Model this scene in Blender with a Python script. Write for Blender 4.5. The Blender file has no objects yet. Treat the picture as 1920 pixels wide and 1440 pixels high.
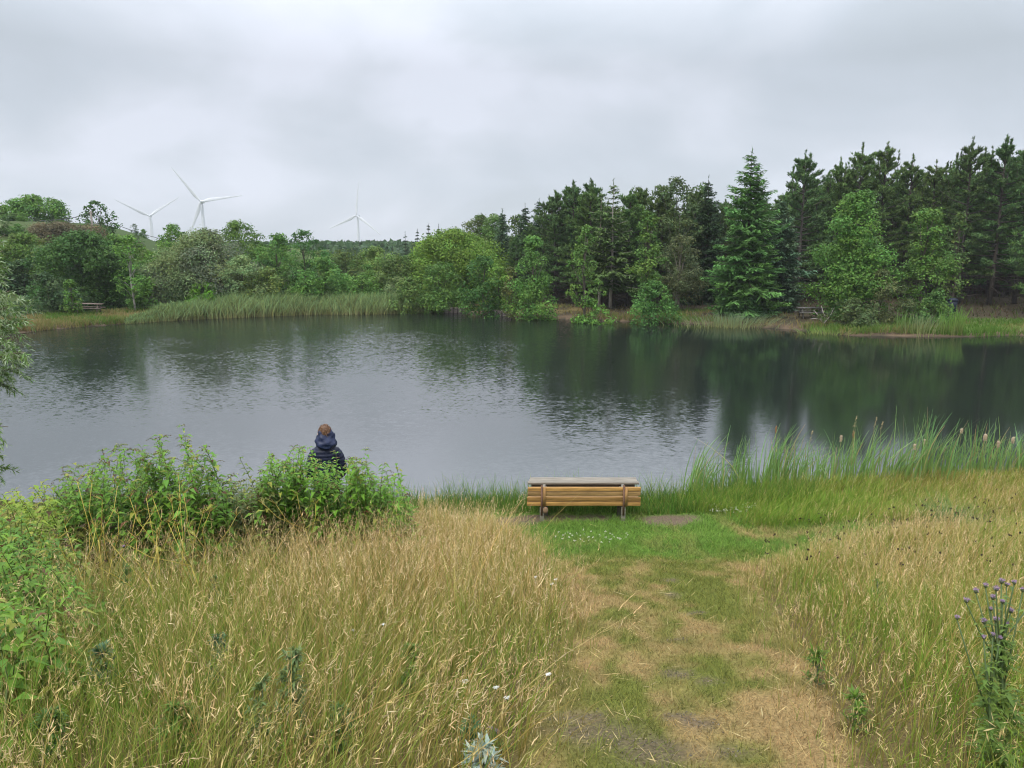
import bpy, math, random
import numpy as np

# ------------------------------------------------------------------ camera, world, sun, exposure
SC = bpy.context.scene
COL = SC.collection
FPX, EYE = 1397.0, 5.0                      # focal length in photo pixels (1920 wide), eye height above the water
PITCH = math.atan(250.0 / FPX)
CP, SP = math.cos(PITCH), math.sin(PITCH)
cam_d = bpy.data.cameras.new('camera')
cam_d.sensor_width = 36.0
cam_d.lens = 36.0 * FPX / 1920.0
cam_d.clip_start = 0.05
cam_d.clip_end = 6000.0
cam = bpy.data.objects.new('camera', cam_d)
cam.location = (0, 0, EYE)
cam.rotation_euler = (math.pi / 2 - PITCH, 0, 0)
COL.objects.link(cam)
SC.camera = cam
SC.view_settings.view_transform = 'Standard'
SC.view_settings.look = 'None'
SC.view_settings.exposure = 0.60
SC.view_settings.gamma = 1.0
SC.cycles.use_denoising = True
SC.cycles.filter_width = 1.1
SC.cycles.denoising_prefilter = 'ACCURATE'
SC.cycles.max_bounces = 8
SC.cycles.diffuse_bounces = 4
SC.cycles.glossy_bounces = 3
SC.cycles.transmission_bounces = 4
SC.cycles.transparent_max_bounces = 8

SUN_EL, SUN_AZ = math.radians(52), math.radians(215)     # azimuth clockwise from +Y: behind, a little left
world = bpy.data.worlds.new('World')
SC.world = world
world.use_nodes = True
nt = world.node_tree
nt.nodes.clear()
def N(tree, kind, **kw):
    n = tree.nodes.new(kind)
    for k, v in kw.items():
        setattr(n, k, v)
    return n
def L(tree, a, b):
    tree.links.new(a, b)
def ramp(tree, stops, fac=None):
    r = N(tree, 'ShaderNodeValToRGB')
    e = r.color_ramp.elements
    while len(e) < len(stops):
        e.new(0.5)
    for i, (p, c) in enumerate(stops):
        e[i].position = p
        e[i].color = (*c, 1) if len(c) == 3 else c
    if fac is not None:
        L(tree, fac, r.inputs[0])
    return r
def math_n(tree, op, a, b=None, clamp=False):
    m = N(tree, 'ShaderNodeMath', operation=op, use_clamp=clamp)
    for i, v in enumerate((a, b)):
        if v is None:
            continue
        if isinstance(v, (int, float)):
            m.inputs[i].default_value = v
        else:
            L(tree, v, m.inputs[i])
    return m.outputs[0]

tc = N(nt, 'ShaderNodeTexCoord')
sep = N(nt, 'ShaderNodeSeparateXYZ')
L(nt, tc.outputs['Generated'], sep.inputs[0])
zc = math_n(nt, 'MAXIMUM', sep.outputs[2], 0.0)
den = math_n(nt, 'ADD', zc, 0.42)
cx = math_n(nt, 'DIVIDE', sep.outputs[0], den)
cy = math_n(nt, 'DIVIDE', sep.outputs[1], den)
comb = N(nt, 'ShaderNodeCombineXYZ')
L(nt, cx, comb.inputs[0]); L(nt, cy, comb.inputs[1])
comb.inputs[2].default_value = 3.7
nz = N(nt, 'ShaderNodeTexNoise')
nz.inputs['Scale'].default_value = 2.3
nz.inputs['Detail'].default_value = 6.0
nz.inputs['Roughness'].default_value = 0.45
nz.inputs['Distortion'].default_value = 0.3
L(nt, comb.outputs[0], nz.inputs['Vector'])
cl = ramp(nt, [(0.33, (0.335, 0.370, 0.402)), (0.45, (0.376, 0.412, 0.456)), (0.55, (0.424, 0.455, 0.502)), (0.68, (0.508, 0.532, 0.596))], nz.outputs['Fac'])
# an overcast sky is about three times brighter overhead than at the horizon
gain = N(nt, 'ShaderNodeMapRange')
gain.inputs['From Min'].default_value = 0.22
gain.inputs['From Max'].default_value = 0.9
gain.inputs['To Min'].default_value = 1.0
gain.inputs['To Max'].default_value = 4.6
L(nt, sep.outputs[2], gain.inputs['Value'])
bg_c = N(nt, 'ShaderNodeBackground')
L(nt, cl.outputs[0], bg_c.inputs['Color'])
L(nt, gain.outputs[0], bg_c.inputs['Strength'])
sky = N(nt, 'ShaderNodeTexSky', sky_type='NISHITA')
sky.sun_disc = False
sky.sun_elevation = SUN_EL
sky.sun_rotation = SUN_AZ
bg_s = N(nt, 'ShaderNodeBackground')
bg_s.inputs['Strength'].default_value = 0.08
L(nt, sky.outputs[0], bg_s.inputs['Color'])
mixw = N(nt, 'ShaderNodeMixShader')
mixw.inputs[0].default_value = 0.92
L(nt, bg_s.outputs[0], mixw.inputs[1]); L(nt, bg_c.outputs[0], mixw.inputs[2])
wo = N(nt, 'ShaderNodeOutputWorld')
L(nt, mixw.outputs[0], wo.inputs[0])

sun_d = bpy.data.lights.new('sun', 'SUN')
sun_d.energy = 1.5
sun_d.angle = math.radians(14)
sun_d.color = (1.0, 0.95, 0.86)
sun = bpy.data.objects.new('sun', sun_d)
sun.rotation_euler = (math.pi / 2 - SUN_EL, 0, -SUN_AZ + math.pi)
COL.objects.link(sun)

# ------------------------------------------------------------------ helpers
RNG = np.random.default_rng(11)
def nrm(a):
    return a / np.maximum(np.linalg.norm(a, axis=-1, keepdims=True), 1e-9)
def _hash(ix, iy, seed):
    h = (ix.astype(np.int64) * 374761393 + iy.astype(np.int64) * 668265263 + seed * 974634777) & 0xffffffff
    h = ((h ^ (h >> 13)) * 1274126177) & 0xffffffff
    h = h ^ (h >> 16)
    return (h & 0xffff) / 65535.0
def vn(x, y, seed=0):
    x = np.asarray(x, float); y = np.asarray(y, float)
    ix, iy = np.floor(x), np.floor(y)
    fx, fy = x - ix, y - iy
    fx = fx * fx * (3 - 2 * fx); fy = fy * fy * (3 - 2 * fy)
    a, b = _hash(ix, iy, seed), _hash(ix + 1, iy, seed)
    c, d = _hash(ix, iy + 1, seed), _hash(ix + 1, iy + 1, seed)
    return (a * (1 - fx) + b * fx) * (1 - fy) + (c * (1 - fx) + d * fx) * fy
def fbm(x, y, seed=0, oct=3):
    s, a, t = 0, 1.0, 0
    for i in range(oct):
        s = s + a * vn(x * 2 ** i + 17.3 * i, y * 2 ** i - 9.1 * i, seed + i); t += a; a *= 0.5
    return s / t
def sstep(a, b, x):
    t = np.clip((x - a) / (b - a), 0, 1)
    return t * t * (3 - 2 * t)
def lerp(a, b, t):
    t = np.asarray(t)[..., None]
    return np.asarray(a) * (1 - t) + np.asarray(b) * t

class MB:
    """Collects vertices, faces and a base colour per vertex; build() links them as one mesh object."""
    def __init__(s):
        s.v, s.f, s.c, s.n = [], [], [], 0
    def add(s, v, f, c):
        v = np.asarray(v, np.float32).reshape(-1, 3); f = np.asarray(f, np.int64)
        c = np.asarray(c, np.float32)
        if c.ndim == 1:
            c = np.broadcast_to(c, (len(v), 3))
        s.v.append(v); s.f.append(f + s.n); s.c.append(c); s.n += len(v)
        return s
    def mesh(s, name, mat, smooth=False):
        me = bpy.data.meshes.new(name)
        v = np.concatenate(s.v); c = np.concatenate(s.c)
        me.vertices.add(len(v))
        me.vertices.foreach_set('co', v.ravel())
        tot = np.concatenate([np.full(len(f), f.shape[1]) for f in s.f])
        loops = np.concatenate([f.ravel() for f in s.f]).astype(np.int32)
        st = np.concatenate([[0], np.cumsum(tot)[:-1]]).astype(np.int32)
        me.loops.add(len(loops)); me.polygons.add(len(tot))
        me.polygons.foreach_set('loop_start', st)
        me.loops.foreach_set('vertex_index', loops)
        me.update(calc_edges=True)
        me.validate()
        if smooth:
            me.polygons.foreach_set('use_smooth', np.ones(len(tot), bool))
        at = me.attributes.new('col', 'FLOAT_COLOR', 'POINT')
        at.data.foreach_set('color', np.concatenate([c, np.ones((len(c), 1), np.float32)], 1).astype(np.float32).ravel())
        if mat:
            me.materials.append(mat)
        return me
    def build(s, name, mat, parent=None, smooth=False):
        o = bpy.data.objects.new(name, s.mesh(name, mat, smooth))
        COL.objects.link(o)
        if parent:
            o.parent = parent
        return o
    # ---- shapes
    def box(s, c, size, col, rot=None):
        d = np.array([[-1,-1,-1],[1,-1,-1],[1,1,-1],[-1,1,-1],[-1,-1,1],[1,-1,1],[1,1,1],[-1,1,1]], float) * np.asarray(size) / 2
        if rot is not None:
            d = d @ rot3(*rot).T
        return s.add(d + np.asarray(c), [[0,3,2,1],[4,5,6,7],[0,1,5,4],[1,2,6,5],[2,3,7,6],[3,0,4,7]], col)
    def tube(s, p, r, col, sides=6, cap=True):
        p = np.asarray(p, float); r = np.broadcast_to(np.asarray(r, float), (len(p),))
        t = nrm(np.gradient(p, axis=0))
        ref = np.array([0, 0, 1.0]) if abs(t[:, 2]).mean() < 0.8 else np.array([1.0, 0, 0])
        a = nrm(np.cross(t, ref)); b = np.cross(t, a)
        th = np.arange(sides) * 2 * math.pi / sides
        ring = p[:, None] + r[:, None, None] * (np.cos(th)[None, :, None] * a[:, None] + np.sin(th)[None, :, None] * b[:, None])
        n = len(p)
        i = np.arange(n - 1)[:, None] * sides; j = np.arange(sides)[None]; j2 = (j + 1) % sides
        f = np.stack([i + j, i + j2, i + sides + j2, i + sides + j], -1).reshape(-1, 4)
        c = np.asarray(col, float)
        cc = np.repeat(c, sides, 0) if c.ndim == 2 else c
        base = s.n
        s.add(ring.reshape(-1, 3), f, cc)
        if cap and sides >= 3:
            s.f.append(np.array([list(range(sides))[::-1]]) + base)
            s.f.append(np.array([[(n - 1) * sides + k for k in range(sides)]]) + base)
        return s
    def leaves(s, c, nv, ln, wd, col, tang=None):
        """rhombus leaves: centres c, normals nv, lengths, widths"""
        n = len(c)
        if tang is None:
            tang = RNG.normal(size=(n, 3))
        nv = nrm(nv)
        t = nrm(tang - nv * (tang * nv).sum(1, keepdims=True)); b = np.cross(nv, t)
        ln = np.broadcast_to(ln, (n,))[:, None]; wd = np.broadcast_to(wd, (n,))[:, None]
        v = np.stack([c - t * ln / 2, c + b * wd / 2 - t * ln * .08, c + t * ln / 2, c - b * wd / 2 - t * ln * .08], 1).reshape(-1, 3)
        f = np.arange(n)[:, None] * 4 + np.arange(4)[None]
        return s.add(v, f, np.repeat(np.broadcast_to(col, (n, 3)), 4, 0))
    def folded(s, base, d, up, ln, wd, col, droop=0.25):
        """near leaves: two halves folded along the midrib, tip drooping"""
        n = len(base)
        d = nrm(d); side = nrm(np.cross(d, up)); up2 = np.cross(side, d)
        ln = np.broadcast_to(ln, (n,))[:, None]; wd = np.broadcast_to(wd, (n,))[:, None]
        mid = base + d * ln * .45 + up2 * ln * .06
        tip = base + d * ln - np.array([0, 0, 1.0]) * ln * droop
        l = base + d * ln * .42 + side * wd / 2 + up2 * (wd * .22 + ln * .06); r = base + d * ln * .42 - side * wd / 2 + up2 * (wd * .22 + ln * .06)
        v = np.stack([base, l, tip, mid, r], 1).reshape(-1, 3)
        k = np.arange(n)[:, None] * 5
        f = np.concatenate([k + np.array([[0, 3, 2, 1]]), k + np.array([[0, 4, 2, 3]])])
        return s.add(v, f, np.repeat(np.broadcast_to(col, (n, 3)), 5, 0))
    def blades(s, base, h, lean, wd, c0, c1, segs=3, power=1.8, taper=True):
        """grass blades: base (n,3), height h, horizontal offset of the tip lean (n,2)"""
        n = len(base)
        h = np.broadcast_to(h, (n,)); wd = np.broadcast_to(wd, (n,))
        a = RNG.uniform(0, math.pi, n); sd = np.stack([np.cos(a), np.sin(a), np.zeros(n)], 1)
        vs, cs = [], []
        c0 = np.broadcast_to(c0, (n, 3)); c1 = np.broadcast_to(c1, (n, 3))
        for k in range(segs + 1):
            t = k / segs
            ce = base + np.concatenate([lean * t ** power, (h * (t - 0.12 * t * t * np.minimum(1.5, np.linalg.norm(lean, axis=1) / np.maximum(h, .01))))[:, None]], 1)
            w = wd * (1 - 0.85 * t ** 1.5 if taper else 1 - .4 * t) / 2
            vs += [ce - sd * w[:, None], ce + sd * w[:, None]]
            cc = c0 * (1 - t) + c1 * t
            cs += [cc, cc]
        m = 2 * (segs + 1)
        v = np.stack(vs, 1).reshape(-1, 3); c = np.stack(cs, 1).reshape(-1, 3)
        k = np.arange(n)[:, None] * m
        f = np.concatenate([k + np.array([[2 * i, 2 * i + 1, 2 * i + 3, 2 * i + 2]]) for i in range(segs)])
        s.add(v, f, c)
        return ce                                   # the tips
    def loft(s, rings, col, closed=True, caps=True):
        """rings: (n, m, 3)"""
        rings = np.asarray(rings, float); n, m = rings.shape[:2]
        i = np.arange(n - 1)[:, None] * m; j = np.arange(m)[None]; j2 = (j + 1) % m
        f = np.stack([i + j, i + j2, i + m + j2, i + m + j], -1).reshape(-1, 4)
        base = s.n
        s.add(rings.reshape(-1, 3), f, col)
        if caps:
            s.f.append(np.array([list(range(m))[::-1]]) + base); s.f.append(np.array([[(n - 1) * m + k for k in range(m)]]) + base)
        return s

def rot3(x, y, z):
    cx_, sx, cy_, sy, cz, sz = math.cos(x), math.sin(x), math.cos(y), math.sin(y), math.cos(z), math.sin(z)
    return np.array([[cz, -sz, 0], [sz, cz, 0], [0, 0, 1]]) @ np.array([[cy_, 0, sy], [0, 1, 0], [-sy, 0, cy_]]) @ np.array([[1, 0, 0], [0, cx_, -sx], [0, sx, cx_]])

def tag(o, label=None, cat=None, group=None, kind=None):
    if label: o['label'] = label
    if cat: o['category'] = cat
    if group: o['group'] = group
    if kind: o['kind'] = kind
    return o
def empty(name, loc, label, cat, group=None, rz=0.0):
    o = bpy.data.objects.new(name, None)
    o.location = loc; o.rotation_euler = (0, 0, rz); o.empty_display_size = 0.2
    COL.objects.link(o)
    return tag(o, label, cat, group)
def bevel(o, w=0.006, seg=2):
    m = o.modifiers.new('bevel', 'BEVEL'); m.width = w; m.segments = seg; m.limit_method = 'ANGLE'
    return o

# ------------------------------------------------------------------ materials
def mat_new(name):
    m = bpy.data.materials.new(name); m.use_nodes = True
    m.node_tree.nodes.clear()
    return m, m.node_tree
def mat_leaf(name, transl=0.3, rough=0.5, spec=0.25, hue=0.008, val=0.25, nscale=0.0):
    m, t = mat_new(name)
    at = N(t, 'ShaderNodeAttribute', attribute_name='col')
    oi = N(t, 'ShaderNodeObjectInfo')
    hsv = N(t, 'ShaderNodeHueSaturation')
    L(t, at.outputs['Color'], hsv.inputs['Color'])
    L(t, math_n(t, 'ADD', math_n(t, 'MULTIPLY', oi.outputs['Random'], hue * 2), 0.5 - hue), hsv.inputs['Hue'])
    v = math_n(t, 'ADD', math_n(t, 'MULTIPLY', oi.outputs['Random'], val), 1 - val / 2)
    if nscale:
        g = N(t, 'ShaderNodeNewGeometry'); nn = N(t, 'ShaderNodeTexNoise'); nn.inputs['Scale'].default_value = nscale; nn.inputs['Detail'].default_value = 3
        L(t, g.outputs['Position'], nn.inputs['Vector'])
        v = math_n(t, 'MULTIPLY', v, math_n(t, 'ADD', math_n(t, 'MULTIPLY', nn.outputs['Fac'], 0.8), 0.6))
    L(t, v, hsv.inputs['Value'])
    p = N(t, 'ShaderNodeBsdfPrincipled'); p.inputs['Roughness'].default_value = rough; p.inputs['Specular IOR Level'].default_value = spec
    L(t, hsv.outputs[0], p.inputs['Base Color'])
    o = N(t, 'ShaderNodeOutputMaterial')
    if transl:
        tr = N(t, 'ShaderNodeBsdfTranslucent'); L(t, hsv.outputs[0], tr.inputs['Color'])
        mx = N(t, 'ShaderNodeMixShader'); mx.inputs[0].default_value = transl
        L(t, p.outputs[0], mx.inputs[1]); L(t, tr.outputs[0], mx.inputs[2]); L(t, mx.outputs[0], o.inputs[0])
    else:
        L(t, p.outputs[0], o.inputs[0])
    return m
def mat_rough(name, dark, light, scale=(8, 8, 8), rough=0.85, bump=0.3, detail=5, attr=False, spec=0.3, coords='Object'):
    """noise between two colours (times the vertex colour when attr)"""
    m, t = mat_new(name)
    tcn = N(t, 'ShaderNodeTexCoord'); mp = N(t, 'ShaderNodeMapping'); mp.inputs['Scale'].default_value = scale
    L(t, tcn.outputs[coords], mp.inputs[0])
    nn = N(t, 'ShaderNodeTexNoise'); nn.inputs['Scale'].default_value = 1.0; nn.inputs['Detail'].default_value = detail; nn.inputs['Roughness'].default_value = 0.65
    L(t, mp.outputs[0], nn.inputs['Vector'])
    r = ramp(t, [(0.3, dark), (0.7, light)], nn.outputs['Fac'])
    c = r.outputs[0]
    if attr:
        at = N(t, 'ShaderNodeAttribute', attribute_name='col')
        mx = N(t, 'ShaderNodeMix', data_type='RGBA', blend_type='MULTIPLY'); mx.inputs[0].default_value = 1.0
        L(t, c, mx.inputs[6]); L(t, at.outputs['Color'], mx.inputs[7]); c = mx.outputs[2]
    p = N(t, 'ShaderNodeBsdfPrincipled'); p.inputs['Roughness'].default_value = rough; p.inputs['Specular IOR Level'].default_value = spec
    L(t, c, p.inputs['Base Color'])
    if bump:
        b = N(t, 'ShaderNodeBump'); b.inputs['Strength'].default_value = bump; b.inputs['Distance'].default_value = 0.02
        L(t, nn.outputs['Fac'], b.inputs['Height']); L(t, b.outputs[0], p.inputs['Normal'])
    o = N(t, 'ShaderNodeOutputMaterial'); L(t, p.outputs[0], o.inputs[0])
    return m
M_LEAF = mat_leaf('broad_leaves', 0.30, 0.55, 0.10)
M_NEEDLE = mat_leaf('conifer_needles', 0.12, 0.7, 0.08, 0.015, 0.3)
M_GRASS = mat_leaf('grass_blades', 0.30, 0.6, 0.08, 0.0, 0.0)
M_HERB = mat_leaf('herb_leaves', 0.34, 0.45, 0.22, 0.0, 0.0)
M_BARK = mat_rough('bark', (0.55, 0.55, 0.55), (1.25, 1.25, 1.25), (9, 9, 2.5), 0.9, 0.6, attr=True)
M_GROUND = mat_rough('earth_and_turf', (0.50, 0.50, 0.50), (1.45, 1.42, 1.36), (48, 48, 48), 0.95, 0.9, 8, attr=True, spec=0.1)

# ------------------------------------------------------------------ picture <-> place
def ray(u, v):
    dx, dy = (u - 960.0) / FPX, -(v - 720.0) / FPX
    return np.array([dx, CP + dy * SP, -SP + dy * CP])
def at(u, v, Y):
    d = ray(u, v); return np.array([0, 0, EYE]) + d * (Y / d[1])
def on_water(u, v):
    d = ray(u, v); return d[:2] * (EYE / -d[2])

# ------------------------------------------------------------------ the lake and the lie of the land
near = [(-16, 14.6), (-11.5, 14.9), (-9, 14.3), (-7, 14.1)] + [tuple(on_water(*p)) for p in ((640, 955), (780, 946), (900, 941), (1100, 938), (1280, 936), (1420, 922), (1560, 910), (1740, 900), (1920, 893))]
far = [tuple(on_water(*p)) for p in ((1920, 629), (1830, 632), (1700, 631), (1580, 629), (1500, 619), (1420, 614), (1330, 608), (1240, 606), (1150, 602), (1060, 599), (960, 594), (890, 588), (830, 585), (760, 587), (700, 589), (600, 589), (500, 593), (400, 597), (300, 602), (220, 608), (120, 616), (60, 622), (-60, 635))]
LAKE = np.array(near + [(24, 19.5), (30, 25), (35, 33), (35, 40)] + far + [(-42, 38), (-36, 26), (-26, 17.5)])
def lake_d(x, y):
    """distance to the shoreline, positive on land"""
    x = np.asarray(x, float).ravel(); y = np.asarray(y, float).ravel()
    best = np.full(len(x), 1e9); inside = np.zeros(len(x), bool)
    n = len(LAKE)
    for i in range(n):
        ax, ay = LAKE[i]; bx, by = LAKE[(i + 1) % n]
        ex, ey = bx - ax, by - ay
        t = np.clip(((x - ax) * ex + (y - ay) * ey) / (ex * ex + ey * ey), 0, 1)
        best = np.minimum(best, np.hypot(x - ax - t * ex, y - ay - t * ey))
        cr = ((ay > y) != (by > y)) & (x < ex * (y - ay) / (ey if abs(ey) > 1e-9 else 1e-9) + ax)
        inside ^= cr
    return np.where(inside, -best, best)
def gz(x, y, d=None):
    shp = np.shape(x)
    x = np.asarray(x, float).ravel(); y = np.asarray(y, float).ravel()
    if d is None:
        d = lake_d(x, y)
    d = d + (fbm(x * .9, y * .9, 91) - .5) * .5 * sstep(18, 30, y)
    n_ = np.interp(d, [-3, 0, .18, 1.7, 2.5, 5, 8, 11, 14.7, 30, 80], [-1.2, -.05, .05, .10, .2, .85, 1.65, 2.45, 3.4, 5.2, 7])
    f_ = np.interp(d, [-3, 0, .3, 1.2, 4, 12, 30, 100, 400], [-1.0, -.05, .16, .28, .42, .60, 1.3, 3.0, 3.0])
    hill = 6.6 * sstep(-39, -55, x + (y - 90) * .12) * sstep(10, 34, d) * sstep(45, 80, y) * (1 - sstep(100, 145, y))
    n_ = n_ + .24 * np.exp(-(((x + 3.4) / 2.4) ** 2 + ((y - 10.9) / 1.3) ** 2))
    w = sstep(18, 32, y)
    z = n_ * (1 - w) + (f_ + hill) * w
    land = np.clip(d / 1.0, 0, 1)
    z = z + land * ((fbm(x * .7, y * .7, 5) - .5) * .14 + (fbm(x * 3.1, y * 3.1, 6) - .5) * .05)
    return z.reshape(shp)
def G(u, v):
    """where the sight line through a photo pixel meets the ground"""
    d = ray(u, v)
    t = np.concatenate([np.linspace(1.5, 25, 800), np.linspace(25.1, 140, 600)])
    p = np.array([0, 0, EYE]) + t[:, None] * d
    below = p[:, 2] < gz(p[:, 0], p[:, 1])
    i = int(np.argmax(below)) if below.any() else len(t) - 1
    return p[i, :2]
def inpoly(x, y, poly):
    r = np.zeros(len(x), bool); n = len(poly)
    for i in range(n):
        ax, ay = poly[i]; bx, by = poly[(i + 1) % n]
        r ^= ((ay > y) != (by > y)) & (x < (bx - ax) * (y - ay) / (by - ay + 1e-12) + ax)
    return r
def polydist(x, y, line):
    best = np.full(len(x), 1e9)
    for (ax, ay), (bx, by) in zip(line[:-1], line[1:]):
        ex, ey = bx - ax, by - ay
        t = np.clip(((x - ax) * ex + (y - ay) * ey) / (ex * ex + ey * ey + 1e-9), 0, 1)
        best = np.minimum(best, np.hypot(x - ax - t * ex, y - ay - t * ey))
    return best

EDGE_L = [G(*p) for p in ((900, 1700), (950, 1540), (985, 1440), (1000, 1350), (1035, 1260), (1062, 1185), (1048, 1115), (1005, 1055), (965, 1015), (915, 1000))]
EDGE_L = [np.array([.02, .9])] + EDGE_L
EDGE_R = [G(*p) for p in ((1700, 1650), (1650, 1540), (1612, 1440), (1570, 1355), (1520, 1260), (1475, 1170), (1425, 1105), (1440, 1062), (1560, 1020), (1680, 1004), (1800, 1000))]
POLY_L = [np.array(p) for p in ((-2.0, .9),)] + EDGE_L + [G(780, 990), G(560, 985), np.array([-6.5, 12.6]), np.array([-16, 13.5]), np.array([-16, .9])]
POLY_R = [np.array([1.6, .9])] + EDGE_R + [np.array([18, 12.0]), np.array([18, .9])]
# ground colours of the place itself (turf, straw, bare earth, forest floor)
STRAW, OLIVE, LUSH, EARTH = np.array([.285, .200, .088]), np.array([.135, .150, .032]), np.array([.10, .20, .03]), np.array([.125, .092, .064])
SOIL = [(G(1010, 972), .55, .25), (G(1090, 972), .8, .2), (G(1250, 978), .62, .34), (G(960, 980), .5, .28)]
BARE = [(G(u, v), r) for u, v, r in ((1100, 1350, .16), (1120, 1375, .17), (1070, 1345, .12), (1240, 1415, .2), (1275, 1345, .09), (1200, 1400, .13), (1270, 1265, .08), (1330, 1280, .05), (1265, 1200, .06), (1260, 1118, .07), (1310, 1150, .06), (1310, 1360, .09), (1370, 1410, .06), (1255, 1090, .09), (1060, 1370, .1))]
def path_mix(x, y):
    """(colour, bare-earth share) of the mown strip and terrace"""
    p = fbm(x * 2.0 + .25 * y, y * .55, 21, 3)
    q = fbm(x * 5.5, y * 3.6, 22, 4)
    s = np.clip((p - .5) * 3.2 + (q - .5) * 2.4 + .17, 0, 1)
    edge = np.minimum(polydist(x, y, EDGE_L), polydist(x, y, EDGE_R))
    s = np.clip(s + .50 * (1 - sstep(.05, .55, edge)) - .12, 0, 1)
    far_ = sstep(9.2, 10.6, y + (p - .5) * 2.5)
    cut = np.exp(-(((x - G_CUT[0]) / 1.5) ** 2 + ((y - G_CUT[1]) / .6) ** 2))
    s = np.clip(s - far_ * .62 + cut * .9, 0, 1)
    col = lerp(lerp(OLIVE, LUSH, far_ * .8), STRAW, s)
    e = np.zeros(len(x))
    for (cx_, cy_), rx, ry in SOIL:
        e = np.maximum(e, sstep(1.25, .7, np.hypot((x - cx_) / rx, (y - cy_) / ry) + (q - .5) * .7))
    for (cx_, cy_), r in BARE:
        e = np.maximum(e, .82 * sstep(1.5, .5, np.hypot((x - cx_) / (r * 1.3), (y - cy_) / r) + (q - .5) * 1.3))
    return col, e
G_CUT = G(1470, 1000)
def ground_col(x, y, d):
    n1, n2 = fbm(x * .8, y * .8, 31), fbm(x * 5, y * 5, 32)
    col = lerp((.085, .062, .026), (.16, .12, .05), n2)                        # litter under the tall grass
    pc, e = path_mix(x, y)
    mown = (~inpoly(x, y, POLY_L)) & (~inpoly(x, y, POLY_R)) & (y < 14.9) & (np.abs(x) < 6.5) & (d > .5)
    pc = pc * (.75 + .5 * n2[:, None])
    pc = lerp(pc, EARTH * np.array([1, 1, 1]), e)
    col = np.where(mown[:, None], pc, col)
    rim = (y < 20) & (d < .6)
    col = np.where(rim[:, None], np.array([.06, .075, .022]), col)
    farw = sstep(20, 30, y)
    right = sstep(-12, -4, x)
    fl = lerp((.060, .085, .028), (.056, .045, .028), right)                   # left bank turf, right bank needle floor
    fl = lerp(fl, (.16, .125, .05), sstep(.55, .8, n1) * sstep(9, 2, d))
    fl = lerp(fl, (.10, .15, .035), np.maximum(sstep(.55, .75, fbm(x * .35, y * .35, 33)), sstep(21, 26, x)) * sstep(8, 1.5, d))
    fl = lerp(fl, (.13, .092, .062), sstep(1.2, .35, d))                         # eroded rim
    fl = lerp(fl, (.055, .085, .028), sstep(70, 110, y))
    col = lerp(col, fl, farw)
    col = np.where((d < 0)[:, None], np.array([.03, .032, .022]), col)
    return col

def axis(parts):
    return np.unique(np.concatenate([np.arange(a, b, s) for a, b, s in parts]).round(3))
gx = axis([(-1500, -200, 50), (-200, -60, 6), (-60, -9, .8), (-9, 9, .1), (9, 60, .8), (60, 200, 6), (200, 1501, 60)])
gy = axis([(-60, -4, 6), (-4, .5, .5), (.5, 16, .1), (16, 40, .8), (40, 70, .5), (70, 130, 2), (130, 300, 10), (300, 1501, 80)])
XX, YY = np.meshgrid(gx, gy)
dd = lake_d(XX, YY)
ZZ = gz(XX.ravel(), YY.ravel(), dd)
gm = MB()
nx, ny = len(gx), len(gy)
ii = (np.arange(ny - 1)[:, None] * nx + np.arange(nx - 1)[None])
gm.add(np.stack([XX.ravel(), YY.ravel(), ZZ], 1), np.stack([ii, ii + 1, ii + nx + 1, ii + nx], -1).reshape(-1, 4), ground_col(XX.ravel(), YY.ravel(), dd))
tag(gm.build('ground', M_GROUND, smooth=True), kind='structure')

# water: dark, clear of scum, breeze-rippled with calmer lanes
m, t = mat_new('lake_water')
g = N(t, 'ShaderNodeNewGeometry')
def wave(scale, sx, sy, rot, det):
    mp = N(t, 'ShaderNodeMapping'); mp.inputs['Scale'].default_value = (sx, sy, 1); mp.inputs['Rotation'].default_value = (0, 0, rot)
    L(t, g.outputs['Position'], mp.inputs[0])
    nn = N(t, 'ShaderNodeTexNoise'); nn.inputs['Scale'].default_value = scale; nn.inputs['Detail'].default_value = det; nn.inputs['Roughness'].default_value = .55
    L(t, mp.outputs[0], nn.inputs['Vector'])
    s_ = N(t, 'ShaderNodeVectorMath', operation='SUBTRACT'); s_.inputs[1].default_value = (.5, .5, .5)
    L(t, nn.outputs['Color'], s_.inputs[0])
    return s_.outputs[0]
w1, w2 = wave(16.0, .55, .95, .22, 2.0), wave(5.0, .6, 1.1, -.2, 1.0)
add = N(t, 'ShaderNodeVectorMath', operation='ADD'); L(t, w1, add.inputs[0])
sc2 = N(t, 'ShaderNodeVectorMath', operation='SCALE'); sc2.inputs['Scale'].default_value = .35; L(t, w2, sc2.inputs[0]); L(t, sc2.outputs[0], add.inputs[1])
# the breeze reaches the left and the middle; the right lies in the lee of the wood, and a calm lane runs along the near shore
sx_ = N(t, 'ShaderNodeSeparateXYZ'); L(t, g.outputs['Position'], sx_.inputs[0])
pm = N(t, 'ShaderNodeMapping'); pm.inputs['Scale'].default_value = (.10, .16, 1); L(t, g.outputs['Position'], pm.inputs[0])
pn = N(t, 'ShaderNodeTexNoise'); pn.inputs['Scale'].default_value = 1; pn.inputs['Detail'].default_value = 4; L(t, pm.outputs[0], pn.inputs['Vector'])
wob = math_n(t, 'MULTIPLY', math_n(t, 'SUBTRACT', pn.outputs['Fac'], .5), 9.0)
def mrange(v, a_, b_, c_, d_):
    q = N(t, 'ShaderNodeMapRange', interpolation_type='SMOOTHSTEP'); L(t, v, q.inputs['Value'])
    for nm_, vv in zip(('From Min', 'From Max', 'To Min', 'To Max'), (a_, b_, c_, d_)): q.inputs[nm_].default_value = vv
    return q.outputs[0]
lee = mrange(math_n(t, 'ADD', sx_.outputs[0], wob), 4.2, 8.5, 1.0, .10)
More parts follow.
